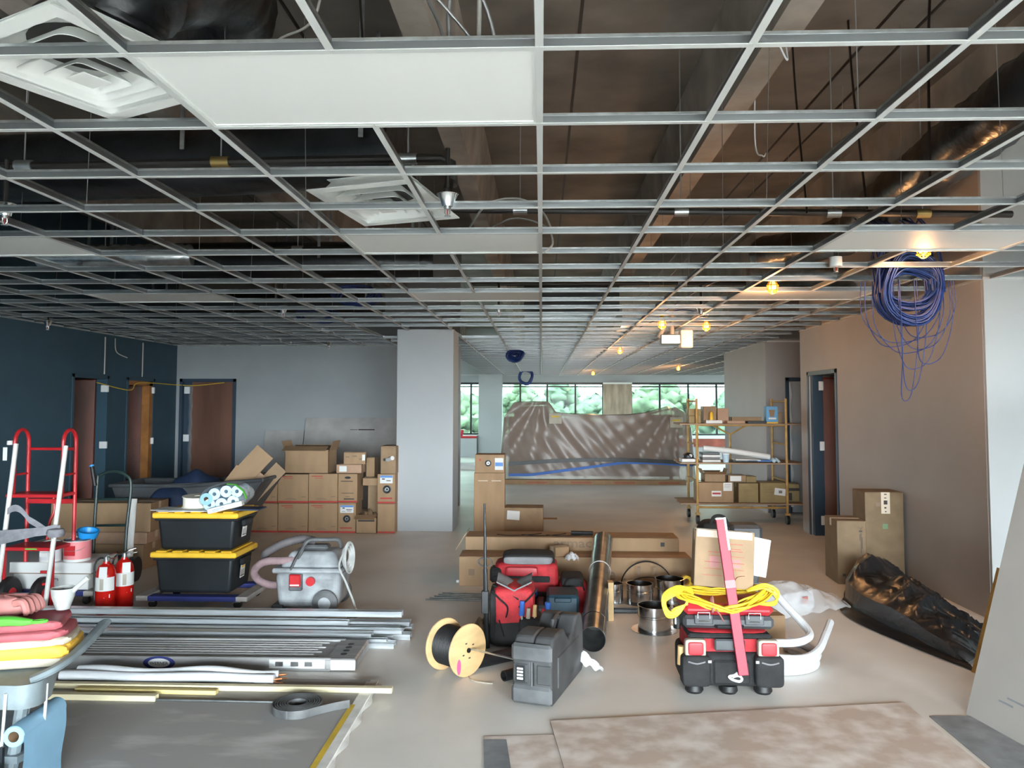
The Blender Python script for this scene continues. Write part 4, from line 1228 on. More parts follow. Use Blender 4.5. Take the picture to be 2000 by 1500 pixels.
MB().bb(-.30, -.20, -.18, .18, .03, .075, bev=.01).build('foot', 'vac_dark', t)
for y in (-.14, .14):
    MB().cyl((-.24, y - .02, .03), (-.24, y + .02, .03), .03, 12).build('caster', 'black_rubber', t)
def ribbed(P, r, m, name, parent, n=10):
    P = spline(P, 12)
    MB().tube(P, [r * (1 + (.05 if q % 2 else -.05)) for q in range(len(P))], n).build(name, m, parent, 60)
ribbed([(.0, .02, .56), (-.10, -.02, .585), (-.25, -.06, .55), (-.38, -.06, .48), (-.42, -.02, .44)], .034, 'hose_dust', 'hose', t)
ribbed([(-.02, -.08, .47), (-.16, -.14, .43), (-.36, -.16, .42), (-.46, -.14, .34), (-.44, -.10, .26), (-.34, -.10, .22), (-.22, -.10, .22)], .032, 'hose_pink', 'hose', t)
MB().cyl((-.36, .25, .005), (-.12, .6, .17), .03, 12).build('floor_wand', 'black_plastic', t)
for k in range(9):
    a = .055 + .006 * k
    MB().tube([(.30 + .02 * math.cos(w) + .004 * k, -.12 + a * .7 * math.cos(w), .47 + a * 1.2 * math.sin(w) - .01 * (k % 3)) for w in [2 * PI * i / 20 for i in range(20)]], .0085, 6, closed=True).build('cord_turn', 'cord_dust', t)
MB().tube(spline([(.30, -.16, .52), (.27, -.22, .40), (.33, -.24, .28), (.40, -.25, .12), (.43, -.26, .008), (.36, -.3, .008)], 8), .009, 6).build('power_cord', 'cord_dust', t)
# ------------------------------------------------------------------ steel studs lying on the floor
def stud(label, x0, x1, y, z, w, h, ry=0., flip=0, rz=0.):
    """C channel: web and two lipped flanges"""
    L, k = x1 - x0, .003
    b = MB()
    if flip == 0:      # web up
        b.bb(0, L, -w / 2, w / 2, h - k, h).bb(0, L, -w / 2, -w / 2 + k, 0, h).bb(0, L, w / 2 - k, w / 2, 0, h).bb(0, L, -w / 2, -w / 2 + .008, 0, k).bb(0, L, w / 2 - .008, w / 2, 0, k)
    else:              # open side up
        b.bb(0, L, -w / 2, w / 2, 0, k).bb(0, L, -w / 2, -w / 2 + k, 0, h).bb(0, L, w / 2 - k, w / 2, 0, h).bb(0, L, -w / 2, -w / 2 + .008, h - k, h).bb(0, L, w / 2 - .008, w / 2, h - k, h)
    o = tag(b.build('metal_stud', 'galv_stud', None, 0), label, 'stud', 'galvanised steel studs on the floor')
    o.location = (x0, y, z); o.rotation_euler = (0, ry, rz)
    return o
ST = [(-4.25, -1.06, 6.02, .105, .07, .042, 0, 'topmost steel stud at the back of the stud pile'), (-4.2, -1.45, 5.93, .065, .055, .035, 1, 'shorter open steel stud below the topmost one'),
      (-4.2, -1.00, 6.02, .042, .09, .032, 0, 'rear steel stud resting low in the stud pile'), (-4.3, -.98, 6.02, .0, .09, .040, 0, 'rearmost steel stud on the floor'),
      (-4.1, -1.03, 5.91, .0, .09, .040, 0, 'second steel stud from the rear on the floor'), (-4.1, -1.06, 5.91, .041, .05, .022, 1, 'narrow steel track on the second stud'),
      (-4.2, -.96, 5.81, .0, .09, .040, 0, 'third steel stud from the rear on the floor'), (-4.0, -1.02, 5.80, .041, .07, .030, 0, 'middle steel stud in the upper layer'),
      (-4.15, -1.08, 5.71, .0, .09, .040, 1, 'fourth steel stud from the rear, open side up'), (-4.0, -1.22, 5.70, .041, .08, .036, 0, 'upper front steel stud with punched holes'),
      (-4.1, -1.04, 5.61, .0, .09, .036, 0, 'front steel stud next to the aluminium plank'), (-4.0, -1.10, 5.62, .037, .05, .020, 1, 'narrow steel track on the front stud')]
for x0, x1, y, z, w, h, fl, lab in ST:
    stud(lab, x0, x1, y, z, w, h, 0, fl, rz=.004 * math.sin(y * 37))
# ------------------------------------------------------------------ aluminium scaffold plank
t = thing('scaffold_plank', 'ribbed aluminium plank with a blue oval sticker', 'plank', (-1.20, 5.30, 0), rz=.012)
Lp = 2.6
MB().bb(-Lp, 0, -.20, .20, .062, .070).build('deck', 'alu', t, 0)
for k in range(7):
    y = -.15 + .05 * k
    MB().bb(-Lp, -.30 if k % 2 else -.26, y - .004, y + .004, .070, .077).build('deck_rib', 'alu', t, 0)
for s in (-1, 1):
    MB().bb(-Lp, -.16, s * .20 - .012, s * .20 + .012, 0, .085, bev=.004).build('side_rail', 'alu', t)
o = MB().bb(-.20, 0, -.215, .215, .004, .080, bev=.01).build('end_cap', 'alu', t)
for k in range(4):
    MB().lathe([(0, .0015), (.022, .0015), (.022, 0)], 14, M=Matrix.Translation((-.10, -.11 + .07 * k, .080))).build('hole', 'black_plastic', o)
MB().bb(-.16, 0, -.222, -.214, .01, .075, bev=.003).build('end_bracket', 'tag_white', o)
bars(t, '-y', -.212, [(-.56, -.20, .018, .072)], 'tag_white', 'warning_sticker'); [bars(t, '-y', -.2134, [(x, x + .05, .03, .06)], 'galv', 'warning_mark') for x in (-.52, -.42, -.33)]
MB().lathe([(.105, 0), (.105, .0012), (.072, .0012), (.072, 0)], 32, M=Matrix.Translation((-1.28, -.2122, .044)) @ Matrix.Rotation(PI / 2, 4, 'X') @ Matrix.Diagonal((1, .40, 1, 1))).build('oval_sticker', 'dolly_blue', t, fix=True)
MB().lathe([(0, .0010), (.078, .0010)], 32, M=Matrix.Translation((-1.28, -.2122, .044)) @ Matrix.Rotation(PI / 2, 4, 'X') @ Matrix.Diagonal((1, .40, 1, 1))).build('oval_field', 'tag_white', t, fix=True)
lettering('WERNER', .026, face_m('-y', (-1.28, -.2145, .035)), 'ink', t, align='CENTER', xs=1.15)

# ------------------------------------------------------------------ grey drywall sheets on the floor with sticks, tubes and a coil
t = thing('drywall_sheet', 'grey drywall sheets lying flat in the left foreground', 'drywall', (-2.10, 4.03, 0))
for k in range(3):
    MB().bb(-1.25 - .004 * k, 1.105 - .006 * k, -.95, .80 + .004 * k, .013 * k, .013 * k + .0125).build('sheet', 'drywall_smear', t, 0)
MB().bb(1.06, 1.107, -.95, .80, .0130, .0405).build('paper_edge', 'drywall_edge', t, 0)
b = MB(); rr = random.Random(5)
b.grid(lambda u, v: (1.04 + .085 * v + .012 * math.sin(u * 40) * v, -.95 + 1.72 * u, .0412 - .018 * v * v), 60, 3)
b.build('torn_tape', 'drywall_edge', t)
MB().grid(lambda u, v: (1.03 + .030 * v, -.95 + 1.35 * u, .0418), 30, 1).build('yellow_tape', 'tape_yellow', t)
bars(t, 'top', .0392, [(-.10, .28, -.47, -.45), (.30, .50, -.475, -.455), (-.45, -.14, -.47, -.455)], 'ink_soft', 'edge_print')
ZD = .0395
def stick(x0, x1, y, z, w, h, m, label, rz=0.):
    o = tag(MB().bb(0, x1 - x0, -w / 2, w / 2, 0, h, bev=.002).build('wood_strip', m), label, 'strip', 'pale strips on the drywall')
    o.location = (x0, y, z); o.rotation_euler = (0, 0, rz)
stick(-3.05, -.87, 4.63, ZD, .042, .030, 'stick_beige', 'longest pale strip reaching past the drywall edge', .0)
stick(-2.72, -1.88, 4.57, ZD, .040, .025, 'stick_yellow', 'short yellowish strip in the middle of the drywall', -.012)
stick(-2.80, -2.05, 4.605, ZD + .026, .03, .014, 'stick_beige', 'thin pale strip lying on the longest strip', -.008) if False else None
stick(-3.15, -2.18, 4.46, ZD, .045, .032, 'stick_beige', 'front pale strip ending near the thin steel rod', -.01)
tag(MB().cyl((-2.20, 4.44, ZD + .008), (-1.45, 4.43, ZD + .008), .007, 8).build('steel_rod', 'galv'), 'thin steel rod on the drywall beside the grey coil', 'rod')
for k, (dy, ph, x0, lab) in enumerate([(0, .3, -2.92, 'front white foam covered tube with bare copper end'), (.055, 1.5, -2.86, 'rear wavy white foam covered tube on the drywall')]):
    t = thing('insulated_tube', lab, 'tube', (0, 4.735 + dy * 1.2, ZD + .031), group='white foam tubes on the drywall')
    P = [(x0 + (-1.60 - .25 * k * 0 - x0) * q / 30, .012 * math.sin(5 * q / 30 * 2.2 + ph) * (1 + 1.2 * k), (0 if k == 0 else .018 * math.sin(q / 30 * 6.0 + .4) ** 2)) for q in range(31)]
    MB().tube(P, .030, 12).build('foam_sleeve', 'foam_white', t)
    MB().cyl(P[-1], (P[-1][0] + .045, P[-1][1] + .006, P[-1][2] + .004), .007, 8).cyl((P[-1][0], P[-1][1] - .01, P[-1][2] - .012), (P[-1][0] + .06, P[-1][1] - .014, P[-1][2] - .014), .004, 8).build('copper_end', 'copper', t)
t = thing('strap_coil', 'dark grey coil of metal strapping with one loose end', 'coil', (-1.34, 4.34, ZD))
for k in range(7):
    r = .135 - .013 * k
    MB().lathe([(r, .002 + .0005 * k), (r, .046), (r - .007, .046), (r - .007, .002)], 40).build('coil_turn', 'coil_grey', t)
P = [(.02, .112), (.07, .105), (.12, .085), (.16, .075), (.20, .085), (.24, .11)]
P = [(p.x, p.y) for p in [Vector((a, c, 0)) for a, c in P]]
Q = spline([(a, c, 0) for a, c in [(-.02, -.135), (.06, -.12), (.14, -.055), (.21, .0), (.28, .04)]], 6)
MB().add([(p.x, p.y, z) for p in Q for z in (.003, .046)], [(2 * i, 2 * i + 2, 2 * i + 3, 2 * i + 1) for i in range(len(Q) - 1)]).build('loose_end', 'coil_grey', t)

# ------------------------------------------------------------------ grey site cart in the left foreground, with bags and a trowel
t = thing('site_cart', 'blue grey site cart with flat push bar at the left edge', 'cart', (-2.55, 3.50, 0))
def rounded(x0, x1, y0, y1, r, n=6):
    out = []
    for cx, cy, a in ((x1 - r, y1 - r, 0), (x0 + r, y1 - r, PI / 2), (x0 + r, y0 + r, PI), (x1 - r, y0 + r, 1.5 * PI)):
        out += [(cx + r * math.cos(a + PI / 2 * k / n), cy + r * math.sin(a + PI / 2 * k / n)) for k in range(n + 1)]
    return out
MB().prism(rounded(-.45, .405, -.22, .30, .07)[-7:] + [(.405, -.14), (.385, -.05), (.20, .30), (-.45, .30)] + [(-.45, -.22)], .10, z0=.43).build('tray', 'cart_grey', t)
MB().prism([(-.44, -.20), (.34, -.20), (.36, -.1), (.18, .28), (-.44, .28)], .03, z0=.20).build('lower_shelf', 'cart_grey', t)
MB().tube(spline([(.36, -.16, .535), (.43, -.10, .565), (.43, .06, .585), (.39, .28, .61), (.365, .40, .626)], 6), .032, 8, flat=.55).build('push_bar', 'cart_grey', t)
for x, y in ((.33, -.16), (-.4, -.16), (-.4, .24), (.10, .24)):
    if 1:
        MB().tube([(x, y, .45), (x - .02, y, .3), (x - .05, y, .08)], .026, 8).build('leg', 'cart_grey', t)
        MB().cyl((x - .05, y - .02, .045), (x - .05, y + .02, .045), .045, 16).build('wheel', 'black_rubber', t)
for k, (x, y) in enumerate([(.30, -.228), (.395, -.10)]):
    MB().tube([(x, y, .50), (x - .0, y - .006, .40), (x - .01, y, .27)], .006, 6).build('wire_hook', 'tag_white', t)
def softlayer(x0, x1, y0, y1, z0, z1, seed, p=.22, amp=.018):
    rr = random.Random(seed); ph = [rr.uniform(0, 6) for _ in range(6)]
    sx = lambda q, e=p: math.copysign(abs(q) ** e, q)
    def fn(u, v):
        a, e = 2 * PI * u, PI * (v - .5)
        x, y, z = sx(math.cos(a)) * sx(math.cos(e), .3), sx(math.sin(a)) * sx(math.cos(e), .3), sx(math.sin(e), .5)
        w = 1 + amp * math.sin(4 * a + ph[0] + 2 * e) + amp * .7 * math.sin(11 * a + ph[2] + 5 * e)
        return ((x0 + x1) / 2 + (x1 - x0) / 2 * x * w, (y0 + y1) / 2 + (y1 - y0) / 2 * y * w, (z0 + z1) / 2 + (z1 - z0) / 2 * z * (1 + .10 * math.sin(5 * a + ph[3])))
    return fn
t = thing('mortar_bag', 'yellow, red and cream paper bag slumped on the grey cart', 'bag', (-2.56, 3.57, .531), rz=.30)
MB().grid(softlayer(-.42, .39, -.17, .10, 0, .06, 1), 44, 14).build('cream_base', 'bag_cream', t)
MB().grid(softlayer(-.42, .395, -.175, .10, .03, .105, 2), 44, 14).build('yellow_band', 'bag_yellow', t)
MB().grid(softlayer(-.42, .38, -.17, .10, .085, .13, 3), 44, 14).build('grey_band', 'bag_cream', t)
MB().grid(softlayer(-.42, .365, -.165, .10, .115, .165, 4), 44, 14).build('red_band', 'bag_red', t)
MB().grid(softlayer(-.42, .345, -.15, .10, .15, .205, 5), 44, 14).build('top_fold', 'bag_red', t)
t = thing('trowel', 'lime green plastic handled trowel lying on the red bag', 'trowel', (-2.265, 3.43, .752), rot=(0, -.06, .05))
P = spline([(-.30, 0, .0), (-.2, 0, .008), (-.10, 0, .012), (-.02, 0, .004), (.02, 0, .002)], 6)
MB().tube(P, [.012 + .020 * math.sin(PI * min(1, .15 + .85 * q / (len(P) - 1))) for q in range(len(P))], 10, flat=.7).build('handle', 'lime', t)
MB().tube([(.045 + .032 * math.cos(w), .016 * math.sin(w), .002) for w in [2 * PI * i / 18 for i in range(18)]], .007, 6, closed=True).build('ring', 'lime', t)
t = thing('rubber_glove', 'salmon pink crumpled rubber glove behind the trowel', 'glove', (-2.46, 3.60, .742))
MB().grid(softlayer(-.16, .08, -.06, .06, 0, .085, 9, .6, .06), 24, 12).build('palm', 'salmon', t)
for k in range(4):
    MB().tube(spline([(.04, -.045 + .03 * k, .06), (.085, -.05 + .033 * k, .065), (.105, -.055 + .036 * k, .03), (.10, -.055 + .036 * k, .008)], 5), [.018] * 12 + [.015, .012, .010, .008], 8).build('finger', 'salmon', t)
t = thing('plaster_scoop', 'whitish grey plastic scoop standing behind the pink glove', 'scoop', (-2.28, 3.70, .742))
MB().lathe([(.0, .0), (.03, .0), (.05, .06), (.056, .10), (.052, .10), (.046, .06), (.0, .006)], 18).build('cup', 'cord_dust', t)
MB().cyl((.04, 0, .08), (.12, 0, .15), .012, 8).build('grip', 'cord_dust', t)

# light blue roll with a hanging sheet, cans below it
t = thing('paper_roll', 'light blue paper roll with its sheet hanging to the floor', 'roll', (-2.175, 3.22, .345))
ax = Vector((-.045, .36, -.012)); La = ax.length
ex, ey, ez = frame_of(ax)
Mr = Matrix((ex, ey, ez)).transposed().to_4x4()
MB().lathe([(.022, 0), (.040, 0), (.043, .004), (.043, La), (.022, La), (.022, 0)], 26, M=Mr).build('roll', 'light_blue', t)
MB().lathe([(.0215, 0), (.0215, La)], 16, M=Mr).build('core', 'cardboard', t)
MB().grid(lambda u, v: ax * u + Vector((.0435 - .012 * v + .006 * math.sin(PI * v * 2), 0, .005 - .30 * v - .04 * v * (1 - u))), 10, 16).build('hanging_sheet', 'light_blue', t)
t = thing('cart_crate', 'black wire stand carrying the light blue roll', 'stand', (-2.175, 3.22, 0))
MB().bb(-.10, .02, -.02, .38, 0, .02).bb(-.06, -.045, .0, .015, .02, .30).bb(-.10, -.085, .34, .355, .02, .30).build('body', 'black_plastic', t, 0)
for k, (x, y, lab) in enumerate([(-2.215, 3.13, 'blue and white spray can under the light blue roll'), (-2.31, 3.16, 'blue can at the very bottom left corner'), (-2.26, 3.08, 'white capped blue can in the bottom left corner')]):
    t = thing('spray_can', lab, 'can', (x, y, .125 if False else 0), group='cans in the left corner')
    MB().lathe([(0, 0), (.036, 0), (.036, .20), (.03, .215)], 18).build('body', 'bright_blue', t)
    MB().lathe([(.0365, .10), (.0365, .16)], 18).build('label', 'paper_white', t)
    MB().lathe([(.030, .215), (.026, .25), (0, .253)], 18).build('cap', 'tag_white' if k != 1 else 'bright_blue', t)
mat('reel_wood', (.68, .45, .22), .6, var=.18, scale=5, stretch=(1, 1, 3))
mat('pink_spray', (.72, .10, .24), .6)
mat('case_grey', (.065, .067, .070), .55, var=.45, scale=5, bump=.1, bscale=30)
mat('case_worn', (.105, .11, .115), .55, var=.4, scale=7)
mat('blue_case', (.018, .055, .085), .45, var=.3, scale=5)
mat('blue_grip', (.03, .12, .45), .4)
mat('galv_duct', (.30, .305, .305), .30, metal=.92, var=.45, scale=6)
mat('galv_bright', (.70, .72, .73), .16, metal=1., var=.2, scale=10)
mat('red_case', (.44, .025, .035), .45, var=.08, scale=8)
mat('dark_case', (.055, .060, .066), .5, var=.35, scale=6)
mat('level_red', (.26, .009, .034), .5)
mat('cord_yellow', (.80, .55, .03), .45, var=.1, scale=20)
mat('tan_leather', (.40, .36, .30), .7)
mat('wood_handle', (.66, .44, .20), .5, var=.2, scale=10)
mat('hardboard', (.76, .70, .655), .65, col2=(.52, .42, .355), scale=5.5, detail=8, ramp=(.42, .66))
mat('hardboard_edge', (.20, .12, .08), .7)
mat('duct_tape', (.25, .27, .29), .35, var=.25, scale=9)
mat('rag_white', (.66, .68, .70), .8)
# ------------------------------------------------------------------ long cartons across the middle
t = carton('long brown carton nearest the camera, printed on its front', (2.20, .34, .275), (.315, 7.68, 0), .004, m='cardboard', seam=False, group='long insulation cartons', tape=None)
bars(t, '-y', -.17, [(-1.01, -.95, .10, .16)], 'ink_soft', 'printed_mark')
lettering('e', .16, face_m('-y', (.31, -.1715, .07)), 'ink_soft', t, bold=.002); MB().cyl((.47, -.1712, .075), (.47, -.17, .075), .012, 10).build('printed_dot', 'ink_soft', t)
MB().bb(-1.10, 1.10, -.172, .0, .2752, .2762).build('front_flap_top', 'cardboard_pink', t, 0)
t = carton('rear long brown carton lettered along its upper front', (2.12, .36, .40), (.30, 8.06, 0), -.008, m='cardboard', group='long insulation cartons', tape=None)
lettering('armacell', .125, face_m('-y', (-.18, -.1815, .305)), 'ink_soft', t, bold=.002, xs=1.25)
bars(t, 'top', .4005, [(-.20, .0, -.19, -.178), (.70, .95, -.06, -.052), (.55, 1.0, -.12, -.112)], 'ink_soft')
MB().bb(.88, .92, -.181, -.179, .32, .36).build('hand_hole', 'black_rubber', t)
MB().box((-1.10, -.05, .36), (.20, .30, .006), rot=(0, -1.0, 0)).build('end_flap', 'cardboard', t, 0)
tag(MB().cyl((-.82, 7.62, .018), (-.5, 7.62, .018), .016, 10).build('foam_stub', 'foam_white'), 'white tube end poking out under the long carton', 'tube')
for k in range(3):
    tag(MB().tube(arc((-.25 + .2 * k, 8.05 - .02 * k, .31), .17, PI, 2 * PI, 14, 'xz', .0) if False else spline([(-.45 + .25 * k, 8.0, .406), (-.30 + .25 * k, 7.93, .408), (-.12 + .25 * k, 7.98, .408), (0 + .25 * k, 8.1, .406)], 6), .004, 5).build('black_wire', 'black_rubber'), ['left', 'middle', 'right'][k] + ' thin black wire lying on the rear long carton', 'wire', 'wires on the long carton')
tag(MB().cyl((.30, 8.02, .425), (.52, 8.0, .425), .022, 8).build('black_sleeve', 'black_rubber'), 'short black sleeve lying behind the steel duct', 'sleeve')
for k in range(5):
    tag(MB().cyl((-1.02 + .03 * k, 6.95 + .06 * k, .008), (-.1 + .03 * k, 6.90 + .06 * k, .008), .007, 6).build('threaded_rod', 'galv'), ['front', 'second', 'middle', 'fourth', 'rear'][k] + ' thin threaded rod lying left of the tool bags', 'rod', 'threaded rods on the floor')

# ------------------------------------------------------------------ tool bags
def softbox(x0, x1, y0, y1, z0, z1, seed, p=.35, amp=.02):
    rr = random.Random(seed); ph = [rr.uniform(0, 6) for _ in range(6)]
    sx = lambda q: math.copysign(abs(q) ** p, q)
    def fn(u, v):
        a, e = 2 * PI * u, PI * (v - .5)
        x, y, z = sx(math.cos(a)) * sx(math.cos(e)), sx(math.sin(a)) * sx(math.cos(e)), sx(math.sin(e))
        w = 1 + amp * math.sin(5 * a + ph[0]) * math.cos(3 * e + ph[1]) + amp * .6 * math.sin(9 * a + ph[2] + 4 * e)
        return ((x0 + x1) / 2 + (x1 - x0) / 2 * x * w, (y0 + y1) / 2 + (y1 - y0) / 2 * y * w, (z0 + z1) / 2 + (z1 - z0) / 2 * z)
    return fn
def grip(t, x, y, z, h, m, r=.016):
    MB().cyl((x, y, z), (x + .005, y, z + h), r, 10, r2=r * .85).build('tool_handle', m, t)
    MB().cyl((x, y, z), (x + .005, y, z - .05), r * .4, 8).build('tool_shank', 'tan_leather', t)
t = thing('tool_bag', 'open red and black tool bag with screwdrivers behind the grey case', 'tool bag', (-.18, 5.80, 0))
MB().grid(softbox(-.20, .18, -.20, .20, 0, .20, 1), 40, 18).build('base', 'black_fabric', t)
MB().grid(softbox(-.17, .13, -.19, .19, .12, .42, 2, .3), 40, 18).build('body', 'red_fabric', t)
b = MB()
for s, x in ((-1, -.10), (1, .06)):
    b.tube(spline([(x - .07, -.195, .40), (x - .02, -.20, .35), (x + .04, -.20, .29), (x + .03, -.2, .22)], 6) if s < 0 else spline([(x + .09, -.195, .42), (x + .04, -.20, .36), (x - .04, -.20, .29)], 6), .014, 6, flat=.4)
b.build('zip_edge', 'black_fabric', t)
MB().grid(lambda u, v: (-.14 + .25 * u, -.18 + .34 * v, .405 + .06 * abs(u - .5) * 2 - .01 * math.sin(7 * v)), 10, 8, th=.01).build('collar', 'grey_fabric', t)
MB().tube(spline([(-.17, -.10, .42), (-.05, -.16, .38), (.02, -.18, .34)], 6), .016, 6, flat=.4).build('carry_strap', 'black_fabric', t)
MB().grid(softbox(-.19, -.14, -.20, .12, .04, .40, 3), 24, 12).build('side_pocket', 'black_fabric', t)
MB().grid(softbox(.02, .20, -.24, -.14, .04, .22, 4), 24, 12).build('front_pocket', 'black_fabric', t)
grip(t, .04, -.22, .24, .10, 'blue_grip', .020); grip(t, .085, -.22, .22, .07, 'tan_leather'); grip(t, .13, -.21, .23, .08, 'wood_handle'); grip(t, .19, -.19, .22, .06, 'red_paint')
MB().cyl((.225, -.17, .22), (.225, -.17, .32), .022, 12).build('blue_bottle', 'blue_grip', t); MB().cyl((.235, -.19, .16), (.235, -.19, .215), .02, 12).build('yellow_cap', 'yellow_lid', t)
MB().tube(spline([(-.12, -.20, .20), (-.10, -.205, .14), (-.085, -.20, .09)], 4), .012, 6, flat=.4).build('loop', 'black_fabric', t)
rod = thing('antenna_pole', 'tall thin black pole standing beside the open tool bag', 'pole', (-.385, 5.62, 0))
MB().cyl((0, 0, 0), (-.015, 0, .55), .020, 10, r2=.016).build('lower_section', 'black_plastic', rod); MB().cyl((-.015, 0, .55), (-.022, .02, 1.01), .012, 10, r2=.008).build('upper_section', 'black_plastic', rod)
MB().tube([(-.015 + .05 * math.cos(w), .0, .60 + .03 * math.sin(w)) for w in [2 * PI * i / 18 for i in range(18)]], .005, 5, closed=True).build('ring', 'black_rubber', rod); MB().bb(-.04, .012, -.02, .02, .24, .40, bev=.005).build('clamp', 'black_plastic', rod)
t = thing('tool_bag', 'closed red and black tool bag on the long carton side', 'tool bag', (-.13, 6.78, 0))
MB().grid(softbox(-.27, .27, -.20, .16, 0, .22, 5), 40, 16).build('base', 'black_fabric', t)
MB().grid(softbox(-.26, .27, -.20, .16, .14, .40, 6, .3), 40, 16).build('body', 'red_fabric', t)
MB().grid(softbox(-.20, .24, -.17, .14, .34, .47, 7, .4), 36, 14).build('padded_top', 'black_fabric', t)
MB().grid(softbox(-.19, .22, -.185, -.10, .385, .45, 8, .4), 30, 12).build('grey_flap', 'grey_fabric', t)
MB().grid(softbox(-.17, .10, -.235, -.17, .30, .375, 9, .3), 30, 12).build('red_pad', 'red_case', t)
MB().bb(-.27, .20, -.225, -.205, .25, .30, bev=.008).build('black_band', 'black_fabric', t)
MB().bb(-.30, -.2, -.21, -.05, .24, .36, bev=.02).build('end_pocket', 'black_fabric', t)
for x in (.06, .22):
    MB().tube([(x + .03 * math.cos(w), -.215, .16 + .03 * math.sin(w)) for w in [2 * PI * i / 14 for i in range(14)]], .008, 6, closed=True).build('blue_carabiner', 'blue_grip', t)
t = thing('tool_case', 'dark blue plastic tool case between the red bags', 'tool case', (.16, 6.28, 0))
MB().bb(-.12, .13, -.16, .16, 0, .25, bev=.02).build('body', 'blue_case', t); MB().bb(-.12, .13, -.17, -.155, .10, .12, bev=.004).build('seam', 'black_plastic', t); MB().bb(-.06, .07, -.175, -.155, .20, .235, bev=.006).build('latch', 'blue_case', t)
MB().bb(-.20, -.125, -.16, .16, 0, .17, bev=.02).build('side_tray', 'dark_case', t)
t = thing('tool_bag', 'dark red and black bag against the leaning steel duct', 'tool bag', (.27, 6.68, 0))
MB().grid(softbox(-.13, .12, -.16, .18, 0, .24, 11), 34, 16).build('body', 'red_fabric', t); MB().grid(softbox(-.11, .08, -.15, .16, .17, .30, 12), 30, 14).build('top', 'black_fabric', t)
MB().tube(spline([(-.09, -.14, .2), (-.06, -.17, .28), (.04, -.17, .29), (.08, -.16, .2)], 6), .014, 6, flat=.4).build('handle', 'black_fabric', t)
carton('small open carton with white label behind the red bags', (.17, .14, .12), (.10, 7.36, .0), .3, m='cardboard', group=None)
carton('small carton perched on the long carton beside the duct', (.15, .12, .09), (.17, 7.60, .2765), .5, m='cardboard', group=None)
t = bpy.data.objects['cardboard_box']
tag(MB().grid(lambda u, v: (.22 + .13 * u, 7.40 + .14 * v, .28 + .05 * math.sin(PI * u) * math.sin(PI * v) + .012 * math.sin(17 * u + 11 * v)), 10, 10, th=.004).build('white_bag', 'rag_white'), 'crumpled white plastic bag left of the steel duct', 'bag')
tag(MB().grid(lambda u, v: (-.52 + .16 * u, 5.70 + .22 * v, .02 + .13 * (math.sin(PI * u) * math.sin(PI * v)) ** .6 + .02 * math.sin(19 * u + 13 * v)), 14, 14).build('rag_heap', 'cardboard_dark'), 'brown rag heap behind the cable reel', 'rag')

# ------------------------------------------------------------------ cable reel with steel rod
t = thing('cable_reel', 'small wooden reel wound with black cable', 'cable reel', (-.55, 5.10, .163), rot=(0, 0, -.68))
Mx = Matrix.Rotation(PI / 2, 4, 'Y')
R = .163
for x in (-.105, .105):
    o = MB().lathe([(.016, -.008), (R - .003, -.008), (R, -.005), (R, .005), (R - .003, .008), (.016, .008), (.016, -.008)], 40, M=Matrix.Translation((x, 0, 0)) @ Mx).build('flange', 'reel_wood', t)
    if x > 0:
        for a in (.6, 2.0, 3.6, 4.9):
            MB().bb(.1085, .1145, .05 * math.cos(a) - .008, .05 * math.cos(a) + .008, .05 * math.sin(a) - .004, .05 * math.sin(a) + .004).build('staple', 'ink', o)
        MB().lathe([(0, .0088), (.03, .0088)], 16, M=Matrix.Translation((x, -.085, -.085)) @ Mx @ Matrix.Diagonal((1.6, .6, 1, 1))).build('pink_mark', 'pink_spray', o, fix=True)
prof = [(.02, -.097)] + [(.122 + (.004 if k % 2 else 0), -.097 + .194 * k / 32) for k in range(33)] + [(.02, .097)]
MB().lathe(prof, 36, M=Mx).build('wound_cable', 'black_rubber', t, 20)
MB().cyl((-.13, 0, 0), (.12, 0, 0), .015, 12).build('hub', 'black_rubber', t)
tag(MB().cyl((-.46, 5.06, .165), (-.13, 4.72, .205), .0065, 10).build('steel_rod', 'galv'), 'bare steel rod through the reel hub', 'rod')
tag(MB().tube(spline([(-.46, 5.02, .006), (-.44, 4.96, .005), (-.38, 4.92, .004), (-.30, 4.90, .004)], 6), .004, 5).build('wire_tail', 'tan_leather'), 'thin wire tail on the floor before the reel', 'wire')
def black_pipe(p0, p1, r, label):
    p0, p1 = Vector(p0), Vector(p1)
    x, y, d = frame_of(p1 - p0)
    M = Matrix((x, y, d)).transposed().to_4x4(); M.translation = p0
    L = (p1 - p0).length
    tag(MB().lathe([(r * .8, 0), (r, 0), (r, L), (r * .8, L), (r * .8, 0)], 20, M=M).build('foam_pipe', 'black_rubber'), label, 'pipe', 'black foam pipes by the reel')
black_pipe((-.44, 5.16, .045), (-.10, 5.42, .045), .042, 'black foam pipe lying between reel and grey case')
black_pipe((-.235, 4.95, .033), (.10, 5.25, .033), .032, 'black foam pipe with open end facing the camera')

